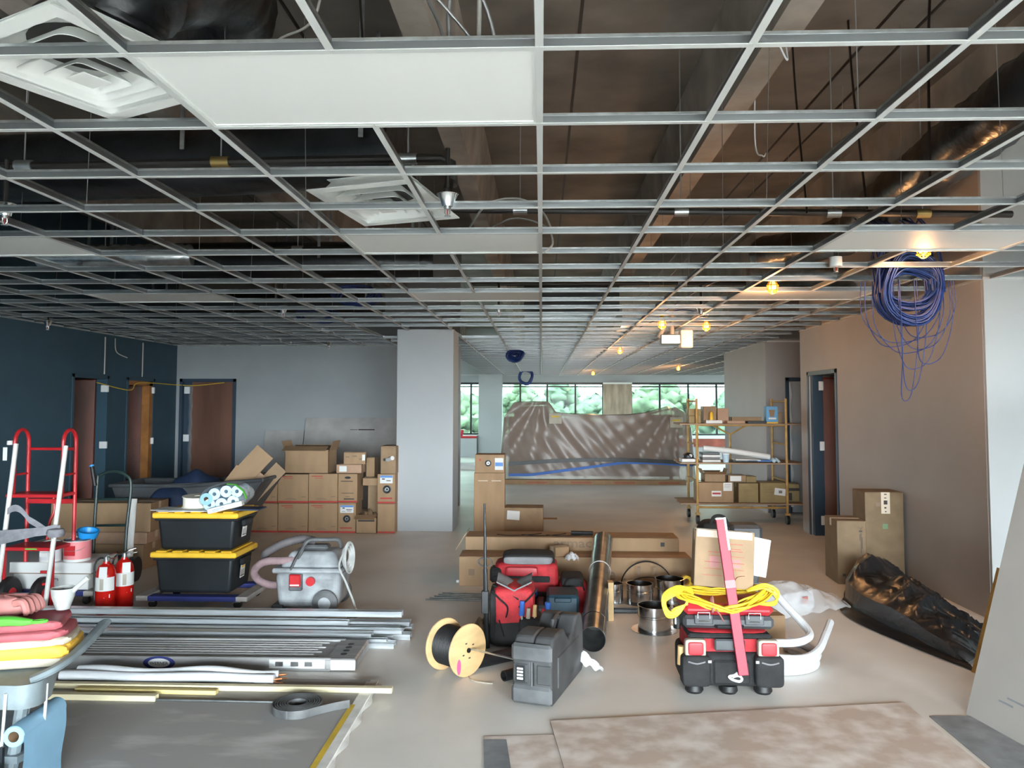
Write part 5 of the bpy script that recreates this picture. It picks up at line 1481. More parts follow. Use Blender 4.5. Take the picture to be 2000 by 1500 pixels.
# ------------------------------------------------------------------ grey power tool case standing on its edge
t = thing('tool_case', 'scuffed dark grey tool case standing on its long edge', 'tool case', (.052, 4.90, 0), rz=-.304)
prof = [(-.36, .02), (-.33, 0), (.33, 0), (.36, .03), (.36, .30), (.31, .375), (.20, .385), (.16, .355), (.10, .30), (.02, .29), (-.04, .33), (-.09, .375), (-.20, .385), (-.30, .375), (-.36, .32)]
Mp = Matrix(((0, 0, 1, 0), (1, 0, 0, 0), (0, 1, 0, 0), (0, 0, 0, 1)))
for s, nm in ((-1, 'left_shell'), (1, 'right_shell')):
    o = MB().prism(prof, .116, M=Mp, z0=-.118 if s < 0 else .002).build(nm.replace('left_', '').replace('right_', ''), 'case_grey', t, fix=True)
    bv = o.modifiers.new('bevel', 'BEVEL'); bv.width = .014; bv.segments = 2; bv.limit_method = 'ANGLE'
    q = MB().bb(s * .119 - .006, s * .119 + .006, -.24, .24, .07, .25, bev=.006).build('raised_panel', 'case_grey', t)
MB().bb(-.006, .006, -.365, -.355, .02, .33, bev=.002).build('parting_rib', 'case_worn', t)
for z0, z1 in ((.245, .35), (.01, .115)):
    MB().bb(-.122, .122, -.378, -.34, z0, z1, bev=.022).build('corner_bumper', 'case_worn', t)
for x0, x1 in ((-.112, -.022), (.03, .116)):
    MB().bb(x0, x1, -.366, -.35, .125, .235, bev=.006).build('recess_panel', 'case_grey', t)
MB().bb(-.095, -.04, -.369, -.364, .135, .225).build('badge', 'black_plastic', t)
lettering('BOSCH', .026, Matrix.Translation((-.038, -.3697, .140)) @ Matrix(((0, -1, 0, 0), (0, 0, -1, 0), (1, 0, 0, 0), (0, 0, 0, 1))), 'tag_white', t, bold=.001) if False else bars(t, '-y', -.369, [(-.086, -.05, .145, .158), (-.086, -.05, .165, .176), (-.086, -.05, .183, .194), (-.086, -.05, .201, .212)], 'tag_white', 'badge_lettering')
MB().tube([(0, .04, .33), (0, .06, .372), (0, .12, .385), (0, .17, .372), (0, .19, .35)], .016, 8).build('carry_handle', 'case_grey', t)
tag(MB().grid(lambda u, v: (.235 + .15 * u + .02 * math.sin(5 * v), 5.14 + .13 * v, .005 + .13 * (1 - u) * math.sin(PI * (.15 + .85 * v)) + .012 * math.sin(15 * u + 9 * v)), 14, 12).build('white_rag', 'rag_white'), 'crumpled white rag tucked beside the grey case', 'rag')

# ------------------------------------------------------------------ steel duct leaning on the long cartons, collars
t = thing('steel_duct', 'long round galvanised duct leaning on the long cartons', 'duct', (0, 0, 0))
p0, p1 = Vector((.355, 5.53, .095)), Vector((.60, 7.72, .40))
x, y, d = frame_of(p1 - p0)
M = Matrix((x, y, d)).transposed().to_4x4(); M.translation = p0
L = (p1 - p0).length
MB().lathe([(.089, .0), (.091, 0), (.091, L), (.089, L), (.089, 0)], 36, M=M).build('pipe', 'galv_duct', t)
MB().lathe([(.0, .35), (.0885, .35)], 36, M=M).build('inner_dark', 'black_rubber', t, fix=True)
MB().lathe([(.0915, .26), (.094, .265), (.0915, .27)], 36, M=M).build('crimp_ring', 'galv_bright', t)
MB().lathe([(.0915, 1.35), (.096, 1.36), (.0915, 1.37)], 36, M=M).build('tie', 'tag_white', t)
MB().tube([M @ Vector((.091 * math.cos(-.55), .091 * math.sin(-.55), z)) for z in (.0, L * .5, L)], .004, 5).build('lock_seam', 'galv_bright', t)
def collar(x, y, r, h, label, flange=True):
    t = thing('duct_collar', label, 'duct collar', (x, y, 0), group='galvanised duct collars')
    MB().lathe([(r, .004), (r, h * .55), (r * 1.03, h * .57), (r * 1.03, h * .62), (r, h * .64), (r * 1.02, h * .98), (r * 1.02, h), (r * .97, h), (r * .97, .004)], 36).build('sleeve', 'galv_bright', t)
    if flange:
        MB().lathe([(r * .97, 0), (r * 1.42, 0), (r * 1.42, .004), (r, .006), (r * .97, 0)], 36).build('base_flange', 'galv_duct', t)
    MB().lathe([(0, .006), (r * .97, .006)], 30).build('floor_disc', 'galv_duct', t, fix=True)
collar(.865, 6.13, .125, .185, 'nearest galvanised collar with wide base flange')
collar(.64, 6.98, .075, .16, 'left rear galvanised collar beside the duct')
collar(.86, 6.98, .115, .16, 'middle rear galvanised collar')
collar(1.13, 7.05, .125, .19, 'right rear galvanised collar beside the yellow cord')
t = thing('wire_hoop', 'thin black wire hoop standing against the long carton', 'hoop', (.98, 7.43, 0))
MB().tube(arc((0, 0, .02), .24, 0, PI, 24, 'xz', .24), .007, 6).build('outer_hoop', 'black_rubber', t); MB().tube(arc((0, -.03, .02), .18, .2, PI - .2, 20, 'xz', .10), .006, 6).build('inner_hoop', 'black_rubber', t)
for x in (-.07, .08):
    MB().bb(x - .012, x + .012, -.004, .004, .04, .21).build('strut', 'ink_soft', t)
t = thing('steel_channel', 'dark steel channel lying before the rear collars', 'channel', (.60, 6.62, 0))
MB().bb(0, .42, -.03, .03, 0, .006).bb(0, .42, -.03, -.024, 0, .03).bb(0, .42, .024, .03, 0, .03).build('channel', 'dark_case', t, 0)
t = thing('wood_plaque', 'narrow wooden board standing right of the steel duct', 'board', (.545, 6.40, 0))
MB().bb(-.012, .03, -.05, .05, 0, .30).build('board', 'wood_handle', t); MB().bb(-.05, -.012, -.04, .04, 0, .25).build('backing', 'black_plastic', t)
t = thing('tape_roll', 'small yellow and white tape roll behind the yellow cord', 'tape', (1.30, 7.20, .13), rot=(PI / 2, 0, .2))
MB().lathe([(.03, -.02), (.055, -.02), (.055, .02), (.03, .02), (.03, -.02)], 22).build('roll', 'yellow_lid', t); MB().bb(-.03, .03, -.10, -.03, -.022, .022).build('label', 'paper_white', t)
MB().bb(-.06, .06, -.13, -.08, -.05, .05).build('stand', 'cardboard', t)

# ------------------------------------------------------------------ rolling tool bag, red case, cord, carton, level
TX, TY = 1.13, 4.98
t = thing('rolling_tool_bag', 'black and red soft tool bag with three rubber feet', 'tool bag', (TX, TY, 0))
MB().grid(softbox(-.285, .285, -.19, .19, .035, .24, 21, .28, .012), 60, 24).build('lower_body', 'black_fabric', t)
MB().grid(softbox(-.25, .25, -.15, .18, .16, .36, 22, .3, .012), 50, 20).build('upper_body', 'red_fabric', t)
MB().bb(-.25, .25, -.17, .17, .315, .345, bev=.012).build('black_band', 'black_fabric', t)
for x in (-.215, .0, .215):
    if x:
        MB().grid(softbox(x - .085, x + .085, -.245, -.15, .055, .235, 30 + int(x * 10), .3, .02), 34, 16).build('front_pocket', 'black_fabric', t)
        o = MB().grid(softbox(x - .062, x + .062, -.222, -.165, .22, .325, 33, .3, .0), 30, 14).build('leather_loop', 'tan_leather', t)
        MB().grid(softbox(x - .045, x + .045, -.232, -.20, .236, .312, 34, .3, .0), 26, 12).build('red_pad', 'red_case', o)
        MB().bb(x + (.066 if x < 0 else -.086), x + (.086 if x < 0 else -.066), -.25, -.243, .20, .215).build('rivet', 'galv', t)
        MB().tube(spline([(x - .05, -.246, .205), (x, -.25, .195), (x + .05, -.246, .205)], 6), .005, 6).build('stitching', 'grey_fabric', t)
    else:
        MB().bb(-.11, .11, -.205, -.17, .06, .20, bev=.012).build('centre_panel', 'black_fabric', t)
        MB().bb(-.10, .08, -.205, -.185, .255, .325, bev=.010).build('rubber_flap', 'dark_case', t)
    MB().lathe([(0, 0), (.045, 0), (.055, .015), (.05, .045), (0, .05)], 20, M=Matrix.Translation((x * .95 - .01, -.15, 0))).build('foot', 'black_rubber', t)
for x in (-.2, .2):
    MB().cyl((x, .16, .03), (x + .03, .16, .03), .03, 14).build('rear_wheel', 'black_rubber', t)
for (xs, n) in ((-.19, 1),):
    MB().tube(spline([(.0, -.212, .11), (.035, -.214, .118), (.055, -.214, .10), (.04, -.214, .085), (.0, -.214, .095), (-.02, -.214, .112), (.01, -.214, .12), (.03, -.214, .135)], 6), .008, 6).build('emblem', 'tag_white', t)
MB().cyl((-.295, -.15, .16), (-.292, -.155, .27), .019, 12).build('wood_handle', 'wood_handle', t)
MB().cyl((-.26, .12, .30), (-.26, .12, .44), .03, 12).build('bottle', 'black_plastic', t); MB().bb(-.285, -.275, .09, .15, .33, .42).build('bottle_label', 'paper_white', t)
t = thing('tool_case', 'red topped hard tool case resting on the black tool bag', 'tool case', (TX + .0, TY, .372), rz=-.03)
MB().bb(-.27, .27, -.16, .17, 0, .075, bev=.02).build('lower_shell', 'dark_case', t); o = MB().bb(-.27, .27, -.16, .17, .077, .145, bev=.028).build('lid', 'red_case', t)
for x in (-.15, .15):
    o = MB().bb(x - .055, x + .055, -.172, -.155, .03, .085, bev=.004).build('latch', 'dark_case', t); MB().tube([(x - .035, -.174, .065), (x - .035, -.174, .10), (x + .035, -.174, .10), (x + .035, -.174, .065)], .003, 5).tube([(x - .03, -.176, .05), (x + .03, -.176, .05)], .003, 5).build('wire_bail', 'galv', o)
MB().tube([(-.08, -.165, .02), (-.07, -.185, .02), (.07, -.185, .02), (.08, -.165, .02)], .010, 6).build('carry_handle', 'black_plastic', t)
# yellow extension cord
t = thing('extension_cord', 'bright yellow extension cord coiled over the red tool case', 'cord', (TX - .02, TY - .02, .522))
rr = random.Random(12)
for k in range(16):
    a, c = rr.uniform(.25, .32), rr.uniform(.10, .17)
    ox, oy, rot, dz = rr.uniform(-.02, .02), rr.uniform(-.02, .02), rr.uniform(-.12, .12), .006 + .005 * (k % 6)
    ph = rr.uniform(0, 6)
    P = []
    for w in [2 * PI * i / 44 for i in range(44)]:
        x, y = a * math.cos(w), c * math.sin(w) - .03
        x, y = x * math.cos(rot) - y * math.sin(rot), x * math.sin(rot) + y * math.cos(rot)
        z = dz + .045 * math.cos(w) ** 2 * (1 if x > 0 else .6) - .06 * max(0, -math.sin(w) - .25) * (1 - abs(math.cos(w)))
        P.append((x + ox + .014 * math.sin(3 * w + ph), y + oy + .010 * math.sin(4 * w + ph), z + .008 * math.sin(5 * w + ph)))
    MB().tube(P, .0062, 6, closed=True).build('cord_loop', 'cord_yellow', t, 80)
for k in range(13):
    q = rr.uniform(-1, 1)
    MB().tube(spline([(-.18, -.05 + .02 * q, .05 + .01 * q), (-.28, -.08 + .02 * q, .065 + .02 * q), (-.355 - .02 * abs(q), -.11, .01 + .025 * q), (-.345 - .012 * q, -.13 - .01 * q, -.045 - .03 * abs(q)), (-.30 + .01 * q, -.14, -.05 - .02 * q), (-.23, -.14, .005 + .01 * q)], 5), .0062, 6).build('drooping_loop', 'cord_yellow', t, 80)
for k in range(9):
    q = rr.uniform(-1, 1)
    MB().tube(spline([(.15, -.05 + .02 * q, .06), (.25, -.08, .09 + .02 * q), (.315 + .012 * q, -.10, .05 + .02 * q), (.29, -.12, .0 + .012 * q), (.17, -.14, .005)], 5), .0062, 6).build('side_loop', 'cord_yellow', t, 80)
MB().tube([(-.085 + .004 * math.cos(w), -.15 + .045 * math.cos(w), .0 + .045 * math.sin(w)) for w in [2 * PI * i / 16 for i in range(16)]], .008, 6, closed=True).build('orange_tie', 'salmon', t)
MB().tube(spline([(-.07, -.20, -.02), (-.05, -.205, -.05), (-.03, -.20, -.085)], 4), .012, 6, flat=.4).build('tie_tail', 'salmon', t)
t = carton('printed carton standing on the yellow cord', (.36, .14, .345), (1.125, 5.0, .585), -.05, m='cardboard_dark', rot=(-.10, .06, -.06))
bars(t, '-y', -.07, [(-.10, -.02, .21, .213), (.0, .10, .235, .238), (.02, .11, .222, .225), (-.10, .12, .19, .192), (.03, .11, .265, .268), (-.12, .12, .15, .153), (-.12, .12, .11, .112), (-.13, .05, .07, .072)], 'red_print')
bars(t, '-y', -.07, [(-.09, -.03, .12, .185), (.01, .10, .125, .145), (.01, .10, .155, .175)], 'salmon', 'print_block')
MB().tube(spline([(.065, -.071, .04), (.075, -.071, .065), (.10, -.071, .078), (.125, -.071, .08)], 5), .012, 6, flat=.1).build('printed_arrow', 'red_print', t)
MB().bb(-.17, .165, -.0712, -.07, .30, .343).build('front_tape', 'tape_paper', t, 0)
t = thing('spirit_level', 'long pinkish red level bar leaning on the tool bag', 'level', (1.187, 4.735, .13), rot=(-.13, -.108, 0))
MB().bb(-.030, .030, -.012, .012, 0, .91, bev=.003).build('bar', 'level_red', t); MB().bb(-.030, .030, -.0125, .0125, .50, .545).build('vial', 'red_paint', t)
MB().bb(.018, .0305, -.0128, .0128, .72, .905).build('scale_label', 'paper_white', t); MB().bb(-.031, .031, -.013, .013, .905, .914).build('end_cap', 'tag_white', t)
t = thing('white_carton', 'white printed carton leaning behind the brown carton', 'box', (1.31, 5.15, .655), rot=(-.12, .20, .05))
MB().bb(-.16, .13, -.03, .03, -.02, .22, bev=.003).build('body', 'paper_white', t); bars(t, '-y', -.03, [(-.12, .06, .165, .169), (-.12, .02, .15, .153), (-.05, .08, .135, .138)], 'duct_tape')
# black bag and grey charger behind
t = thing('backpack', 'black backpack standing behind the printed carton', 'backpack', (1.58, 7.10, 0))
MB().grid(softbox(-.20, .12, -.15, .15, 0, .70, 41, .5, .02), 40, 22).build('body', 'black_fabric', t); MB().tube(spline([(-.10, -.10, .67), (-.06, -.10, .74), (.02, -.10, .74), (.06, -.10, .67)], 6), .014, 6).build('top_loop', 'black_fabric', t)
MB().cyl((-.03, -.165, .57), (-.03, -.15, .57), .03, 14).build('badge', 'galv', t); MB().tube(spline([(-.16, -.12, .5), (-.19, -.18, .3), (-.15, -.2, .14)], 6), .02, 6, flat=.4).build('shoulder_strap', 'black_fabric', t)
t = thing('battery_charger', 'dark grey charger box beside the black backpack', 'charger', (1.82, 7.16, 0))
MB().bb(-.13, .10, -.10, .10, 0, .45, bev=.02).build('stand', 'duct_tape', t); MB().bb(-.15, .13, -.13, .11, .45, .66, bev=.03).build('body', 'dark_case', t); MB().bb(.06, .11, -.133, -.128, .48, .55).build('label', 'tag_white', t)

# ------------------------------------------------------------------ white tubing coil, wrapped plastic, floor boards
t = thing('white_tubing', 'loose coil of white foam tubing right of the tool bag', 'tubing', (1.55, 5.38, 0))
for k, (r, z, a0, a1, ex) in enumerate([(.27, .028, -2.2, 1.0, 0), (.28, .078, -2.2, .9, 0), (.27, .128, -2.0, .8, 1), (.24, .028, -2.4, .8, 0), (.23, .175, -1.9, .6, 2)]):
    P = [(r * math.cos(a), r * math.sin(a) + .02, z) for a in [a0 + (a1 - a0) * i / 20 for i in range(21)]]
    if ex == 1:
        P = spline([(-.1, -.24, .11), (.10, -.26, .11), (.25, -.12, .12), (.36, .06, .16), (.47, .26, .20)], 6)
    if ex == 2:
        P = spline([(-.05, -.17, .18), (.10, -.18, .19), (.22, -.06, .20), (.22, .08, .24), (.14, .24, .34), (.08, .34, .42)], 6)
    MB().tube(P, .026, 10).build('tube', 'foam_white', t)
t = thing('plastic_wrapped_bundle', 'clear plastic wrapped bundle on the floor behind the cord', 'bundle', (2.02, 6.75, 0), rz=.5)
MB().bb(-.45, .25, -.14, .14, 0, .16, bev=.03).build('contents', 'foam_white', t)
cm, _ = film('crumpled_film', (.75, .76, .78), .42, .12)
MB().grid(lambda u, v: (-.55 + 1.1 * u, -.24 + .48 * v, .01 + .22 * (math.sin(PI * v) ** .7) * (1 - .75 * max(0, u - .55) * 2) + .045 * abs(noise.noise((u * 6, v * 4, 3))) + .012 * noise.noise((u * 15, v * 9, 1))), 60, 30).build('film', 'crumpled_film', t, 15)
MB().bb(.05, .11, -.18, -.17, .08, .14).build('orange_sticker', 'salmon', t)
carton('flat brown carton half hidden behind the tool bag', (.36, .30, .17), (1.60, 6.05, 0), .1, m='cardboard')
# hardboard walkway
t = thing('hardboard_sheet', 'dusty brown hardboard sheet on the floor in front', 'hardboard', (0, 0, 0))
MB().prism([(.048, 4.327), (2.084, 4.675), (2.10, 3.0), (.2, 2.9)], .005, z0=.0065).build('board', ['hardboard'], t, 0)
MB().prism([(.046, 4.331), (2.086, 4.679), (2.102, 3.0), (.2, 2.9)], .0008, z0=.0056).build('worn_edge', 'hardboard_edge', t, 0)
t = thing('hardboard_sheet', 'second brown hardboard sheet edge with grey taped corner', 'hardboard', (0, 0, 0))
MB().prism([(-.298, 4.13), (1.0, 4.26), (1.2, 2.9), (-.10, 2.9)], .005).build('board', 'hardboard', t, 0)
MB().prism([(-.298, 4.09), (-.18, 4.095), (-.08, 3.2), (-.22, 3.2)], .001, z0=.0052).build('grey_tape', 'duct_tape', t, 0)
t = thing('hardboard_sheet', 'grey floor board running under the leaning drywall at right', 'hardboard', (0, 0, 0))
MB().prism([(2.139, 4.497), (2.42, 4.51), (2.9, 3.0), (2.115, 3.0)], .005).build('board', 'drywall_dark', t, 0) if False else MB().prism([(2.139, 4.497), (2.42, 4.51), (2.9, 3.0), (2.115, 3.0)], .005).build('board', 'duct_tape', t, 0)
mat('film_black', (.013, .014, .016), .24, bump=.4, bscale=14)
mat('board_tan', (.40, .375, .345), .8, var=.06, scale=2)
mat('board_edge', (.42, .255, .06), .7, var=.3, scale=9)
mat('cart_yellow', (.46, .27, .075), .5, var=.25, scale=9)
mat('plank_wood', (.34, .235, .155), .7, var=.25, scale=5, stretch=(.5, 4, 4))
mat('paper_blue', (.11, .32, .55), .5)
mat('wrapped_furn', (.30, .21, .17), .6, var=.25, scale=2)
mat('tape_blue', (.02, .13, .50), .5)
# ------------------------------------------------------------------ cartons by the beige wall
t = carton('shorter brown carton with printed symbols by the beige wall', (.27, .40, .605), (3.00, 7.93, 0), -.06, m='cardboard_shaded', tape='tape_paper', group='cartons by the beige wall')
bars(t, '-y', -.20, [(-.09, -.06, .075, .10), (-.03, .01, .055, .10), (.04, .08, .055, .10), (-.02, .0, .02, .04)], 'ink', 'printed_symbols')
bars(t, '-y', -.20, [(.07, .10, .50, .515), (.085, .09, .30, .49), (.075, .08, .42, .48), (.095, .10, .34, .45)], 'ink', 'printed_lines')
MB().tube([(.065, -.2012, .545), (.085, -.2012, .53), (.085, -.2012, .515)], .003, 4, flat=.2).tube([(.105, -.2012, .55), (.085, -.2012, .53)], .003, 4, flat=.2).build('printed_logo', 'ink', t)
t = carton('taller brown carton with a barcode tape behind the shorter one', (.37, .34, .86), (3.395, 8.10, 0), -.03, m='cardboard_shaded', tape=None, group='cartons by the beige wall')
bars(t, '-y', -.17, [(-.03, .055, .65, .86)], 'tape_paper', 'barcode_tape'); bars(t, '-y', -.1713, [(-.005, .03, .74, .78), (0, .025, .835, .845), (0, .02, .70, .715), (.005, .02, .665, .675), (0, .022, .80, .808)], 'ink', 'barcode'); bars(t, '-y', -.17, [(-.08, -.035, .72, .76)], 'ink_soft')
bars(t, '-y', -.17, [(-.02, .03, .50, .55)], 'ink_green', 'green_mark')
# ------------------------------------------------------------------ black polythene over something by the wall
t = thing('black_sheeting', 'crumpled shiny black plastic sheeting heaped along the beige wall', 'sheeting', (0, 0, 0))
rr = random.Random(2)
folds = [(rr.uniform(0, 6), rr.uniform(4, 12), rr.uniform(3, 10)) for _ in range(5)]
def heap(u, v):
    # u along the wall (far -> near), v from wall side to room side
    x = 3.50 - .10 * math.sin(PI * u) - (.62 + .10 * math.sin(PI * u) + .05 * math.sin(7 * u)) * v
    y = 7.50 - 2.15 * u + .15 * math.sin(PI * v)
    x += -.05 - .12 * u * (1 - v)
    h = (.17 * math.exp(-((u - .22) / .16) ** 2) + .12 * math.exp(-((u - .55) / .22) ** 2) + .17) * (math.sin(PI * min(1, .12 + .95 * (1 - v))) ** .8 if v < 1 else 0)
    e = min(1, 6 * u, 6 * (1 - u) + .25)
    z = h * e
    for p, a, c in folds:
        pass
    rid = 1 - abs(noise.noise((u * 5.5, v * 2.2 + u * 2, 1.7))) * 2.2
    rid2 = 1 - abs(noise.noise((u * 11, v * 5, 4.1))) * 2.2
    z += (.09 * max(0, rid) ** 2 + .016 * max(0, rid2) ** 2 - .045) * e * min(1, 3 * (1 - v))
    return (x, y, max(.006, z) if v < .97 else .006 + .004 * math.sin(20 * u))
MB().grid(heap, 120, 60).build('sheet', 'film_black', t, 25)
def skirt(u, v):
    x, y, z = heap(u, 1)
    return (x - (.16 * math.sin(PI * u) + .02) * v + .02, y - .12 * v, .008 + .012 * abs(math.sin(11 * u + 3 * v)) * (1 - v))
MB().grid(skirt, 50, 6).build('floor_skirt', 'film_black', t, 25)
# ------------------------------------------------------------------ drywall sheets leaning at the right edge
t = thing('drywall_sheet', 'large tan drywall sheet leaning at the right edge of view', 'drywall', (2.36, 4.54, 0), rot=(0, .285, .165))
MB().bb(0, .016, -1.9, 0, 0, 1.9).build('board', 'board_tan', t, 0)
bars(t, '-x', 0, [(-.42, -.25, .18, .19), (-.30, -.20, .15, .16)], 'duct_tape', 'edge_print')
t = thing('drywall_sheet', 'shorter drywall sheet with yellow tape edge behind the large one', 'drywall', (2.78, 5.26, 0), rot=(0, .285, .10))
MB().bb(0, .02, -1.2, .0, 0, .69).build('board', 'board_tan', t, 0)
MB().bb(-.002, .022, -.035, .002, 0, .69).bb(-.002, .022, -1.2, -.03, .655, .692).build('yellow_edge', 'board_edge', t, 0)
# ------------------------------------------------------------------ rolling scaffold used as shelving
CX0, CX1, CYF, CYB = 2.30, 3.60, 11.55, 12.25
t = thing('rolling_scaffold', 'yellow rolling scaffold with wooden shelves full of boxes', 'scaffold', (0, 0, 0))
for x, nm in ((2.27, 'l'), (3.56, 'r')):
    for y in (CYF, CYB):
        MB().cyl((x, y, .16), (x, y, 1.82), .019, 10).build('post', 'cart_yellow', t)
        o = MB().bb(x - .03, x + .03, y - .03, y + .03, .13, .16).build('caster_fork', 'cart_yellow', t)
        MB().cyl((x - .02, y, .065), (x + .02, y, .065), .065, 18).build('wheel', 'black_rubber', o)
    for z in (.28, .62, .86, 1.15, 1.44, 1.78):
        MB().cyl((x, CYF, z), (x, CYB, z), .013, 8).build('rung', 'cart_yellow', t)
for y in (CYF, CYB):
    for z in (.24, 1.43):
        MB().cyl((2.27, y, z), (3.56, y, z), .014, 8).build('side_bar', 'cart_yellow', t)
MB().tube([(2.915, CYB, .25), (2.915, CYB, 1.27)], .016, 8).tube([(2.915, CYB, 1.27), (2.62, CYB, 1.43)], .013, 8).tube([(2.915, CYB, 1.27), (3.2, CYB, 1.43)], .013, 8).build('brace', 'cart_yellow', t)
for z, lab in ((.30, 'lower'), (.885, 'middle'), (1.455, 'upper')):
    for k in range(2):
        y0 = CYF - .02 + .38 * k
        MB().bb(2.02 + .03 * k, 3.82, y0, y0 + .36, z - .022, z, bev=.003).build('shelf_plank', 'plank_wood', t)
SG = 'things on the rolling scaffold'
def sbox(x0, x1, z, h, y, d, m, lab, rz=0.):
    return carton(lab, (x1 - x0, d, h), ((x0 + x1) / 2, y + d / 2, z), rz, m=m, group=SG, tape='tape_clear')
t = sbox(2.17, 2.345, 1.456, .11, 11.62, .24, 'cardboard_olive', 'lower olive box at the left end of the scaffold top'); sbox(2.165, 2.345, 1.568, .10, 11.62, .24, 'cardboard_olive', 'upper olive box at the left end of the scaffold top')
sbox(2.42, 2.61, 1.456, .25, 11.80, .22, 'cardboard_dark', 'dark brown open box standing on the scaffold top'); sbox(2.64, 2.80, 1.456, .22, 11.85, .2, 'cardboard_pink', 'pinkish tall box on the scaffold top')
t = carton('flat white box lying on the scaffold top', (.24, .16, .045), (2.53, 11.66, 1.456), 0, m='paper_white', group=SG, tape=None)
tag(MB().lathe([(0, 0), (.03, 0), (.025, .10), (.01, .12), (0, .12)], 14).build('glue_bottle', 'yellow_lid'), 'small yellow bottle on the scaffold top', 'bottle', SG).location = (2.52, 11.72, 1.503)
sbox(2.84, 3.28, 1.456, .09, 11.80, .2, 'cardboard_dark', 'long low brown box on the scaffold top'); sbox(2.72, 2.98, 1.456, .035, 11.58, .16, 'cardboard_pink', 'thin flat box at the front of the scaffold top')
tag(MB().bb(3.02, 3.30, 11.60, 11.75, 1.456, 1.49, bev=.004).build('black_tray', 'black_plastic'), 'flat black tray on the scaffold top', 'tray', SG)
t = thing('blue_display_box', 'light blue box with a dark window on the scaffold top', 'box', (3.38, 11.68, 1.456), group=SG)
MB().bb(-.085, .085, -.06, .06, .02, .25, bev=.004).build('body', 'paper_blue', t); MB().prism([(-.045, .20), (.045, .20), (.03, .10), (-.03, .10)], .002, M=Matrix(((1, 0, 0, 0), (0, 0, -1, 0), (0, 1, 0, 0), (0, 0, 0, 1))), z0=.060).build('window', 'cardboard_dark', t, 0, fix=True); MB().bb(-.086, .086, -.061, .06, 0, .02).build('yellow_base', 'yellow_lid', t, 0); MB().bb(-.05, .06, -.0615, -.06, .06, .085).build('print', 'paper_white', t)
sbox(3.48, 3.60, 1.456, .16, 11.85, .2, 'cardboard', 'small tan box at the right end of the scaffold top')
# middle shelf
for k, (x0, x1, z, h, m, lab) in enumerate([(2.06, 2.29, .886, .05, 'paper_white', 'left paper stack on the middle shelf'), (2.36, 2.62, .886, .035, 'paper_white', 'lowest folder of the folder stack on the middle shelf'), (2.36, 2.61, .922, .035, 'grey_fabric', 'second folder of the folder stack'), (2.36, 2.62, .958, .035, 'paper_white', 'third folder of the folder stack'), (2.36, 2.61, .994, .035, 'black_plastic', 'top folder of the folder stack')]):
    tag(MB().bb(x0, x1, 11.60, 11.85, z, z + h - .001, bev=.002).build('folder', m), lab, 'folder', SG)
    bars(bpy.data.objects['folder' if k == 0 else 'folder.%03d' % k], '-y', 11.60, [(x0 + .002, x1 - .002, z + .004, z + .008)], 'ink', 'edge_line')
t = thing('hard_hat', 'black and white hard hat on the left of the middle shelf', 'hat', (2.17, 11.72, .937), group=SG)
MB().lathe([(.10, 0), (.085, .01), (.08, .045), (.05, .075), (0, .085)], 20).build('shell', 'black_plastic', t); MB().cyl((.02, -.08, .04), (.03, -.07, .045), .025, 12).build('emblem', 'paper_white', t)
t = thing('paper_cup', 'pale blue paper cup on the middle shelf', 'cup', (2.70, 11.62, .886), group=SG)
MB().lathe([(0, 0), (.04, 0), (.055, .13), (.052, .13), (.038, .004)], 18).build('cup', 'pale_blue', t); MB().lathe([(.0555, .115), (.056, .132)], 18).build('rim', 'paper_white', t)
tag(MB().tube(spline([(2.40, 11.74, 1.085), (2.85, 11.72, 1.04), (3.36, 11.70, .96)], 6), .042, 14).build('drawing_roll', 'paper_white'), 'long rolled drawing lying across the middle shelf', 'roll', SG)
for k, (x0, x1, z, a, m, lab) in enumerate([(2.80, 3.15, .887, .02, 'black_plastic', 'black binder under the rolled drawing'), (2.84, 3.2, .905, .10, 'paper_white', 'tilted papers under the rolled drawing'), (3.0, 3.4, .888, .03, 'blue_print', 'blue folder at the right of the middle shelf')]):
    o = tag(MB().bb(0, x1 - x0, -.1, .1, 0, .018).build('document', m, None, 0), lab, 'document', SG); o.location = (x0, 11.70, z + .012); o.rotation_euler = (0, a * .3, .05 * k)
tag(MB().grid(lambda u, v: (3.34 + .16 * u, 11.6 + .16 * v, .892 + .06 * math.sin(PI * u) * math.sin(PI * v) + .015 * math.sin(15 * u + 7 * v)), 10, 10).build('plastic_bag', 'pale_blue'), 'crumpled pale plastic bag at the right of the middle shelf', 'bag', SG)
# lower shelf
t = sbox(2.29, 2.80, .302, .29, 11.60, .36, 'cardboard', 'large brown box at left on the lower shelf'); bars(t, '-y', -.18, [(.11, .235, .17, .29)], 'paper_white', 'shipping_label'); bars(t, '-y', -.18, [(-.06, .08, .09, .17)], 'paper_white', 'sticker'); bars(t, '-y', -.1813, [(-.05, .07, .12, .145)], 'red_print', 'sticker_print'); bars(t, '-y', -.1813, [(.125, .22, .26, .265), (.125, .22, .24, .243), (.125, .2, .22, .223)], 'ink')
t = sbox(2.88, 3.165, .302, .28, 11.62, .34, 'cardboard_olive', 'olive box in the middle of the lower shelf'); bars(t, '-y', -.17, [(-.08, .06, .18, .183), (-.08, .06, .16, .163), (-.06, .04, .09, .093)], 'ink_soft')
t = sbox(3.185, 3.60, .302, .29, 11.60, .36, 'cardboard_olive', 'wide olive box with a white label on the lower shelf'); o = MB().box((.08, -.1815, .16), (.16, .002, .10), rot=(0, .12, 0)).build('shipping_label', 'paper_white', t); MB().bb(.06, .11, -.184, -.1826, .14, .18).build('label_print', 'grey_fabric', o); bars(t, '-y', -.18, [(-.13, -.02, .19, .196), (-.13, -.02, .15, .156), (-.13, -.04, .10, .104)], 'ink_soft')
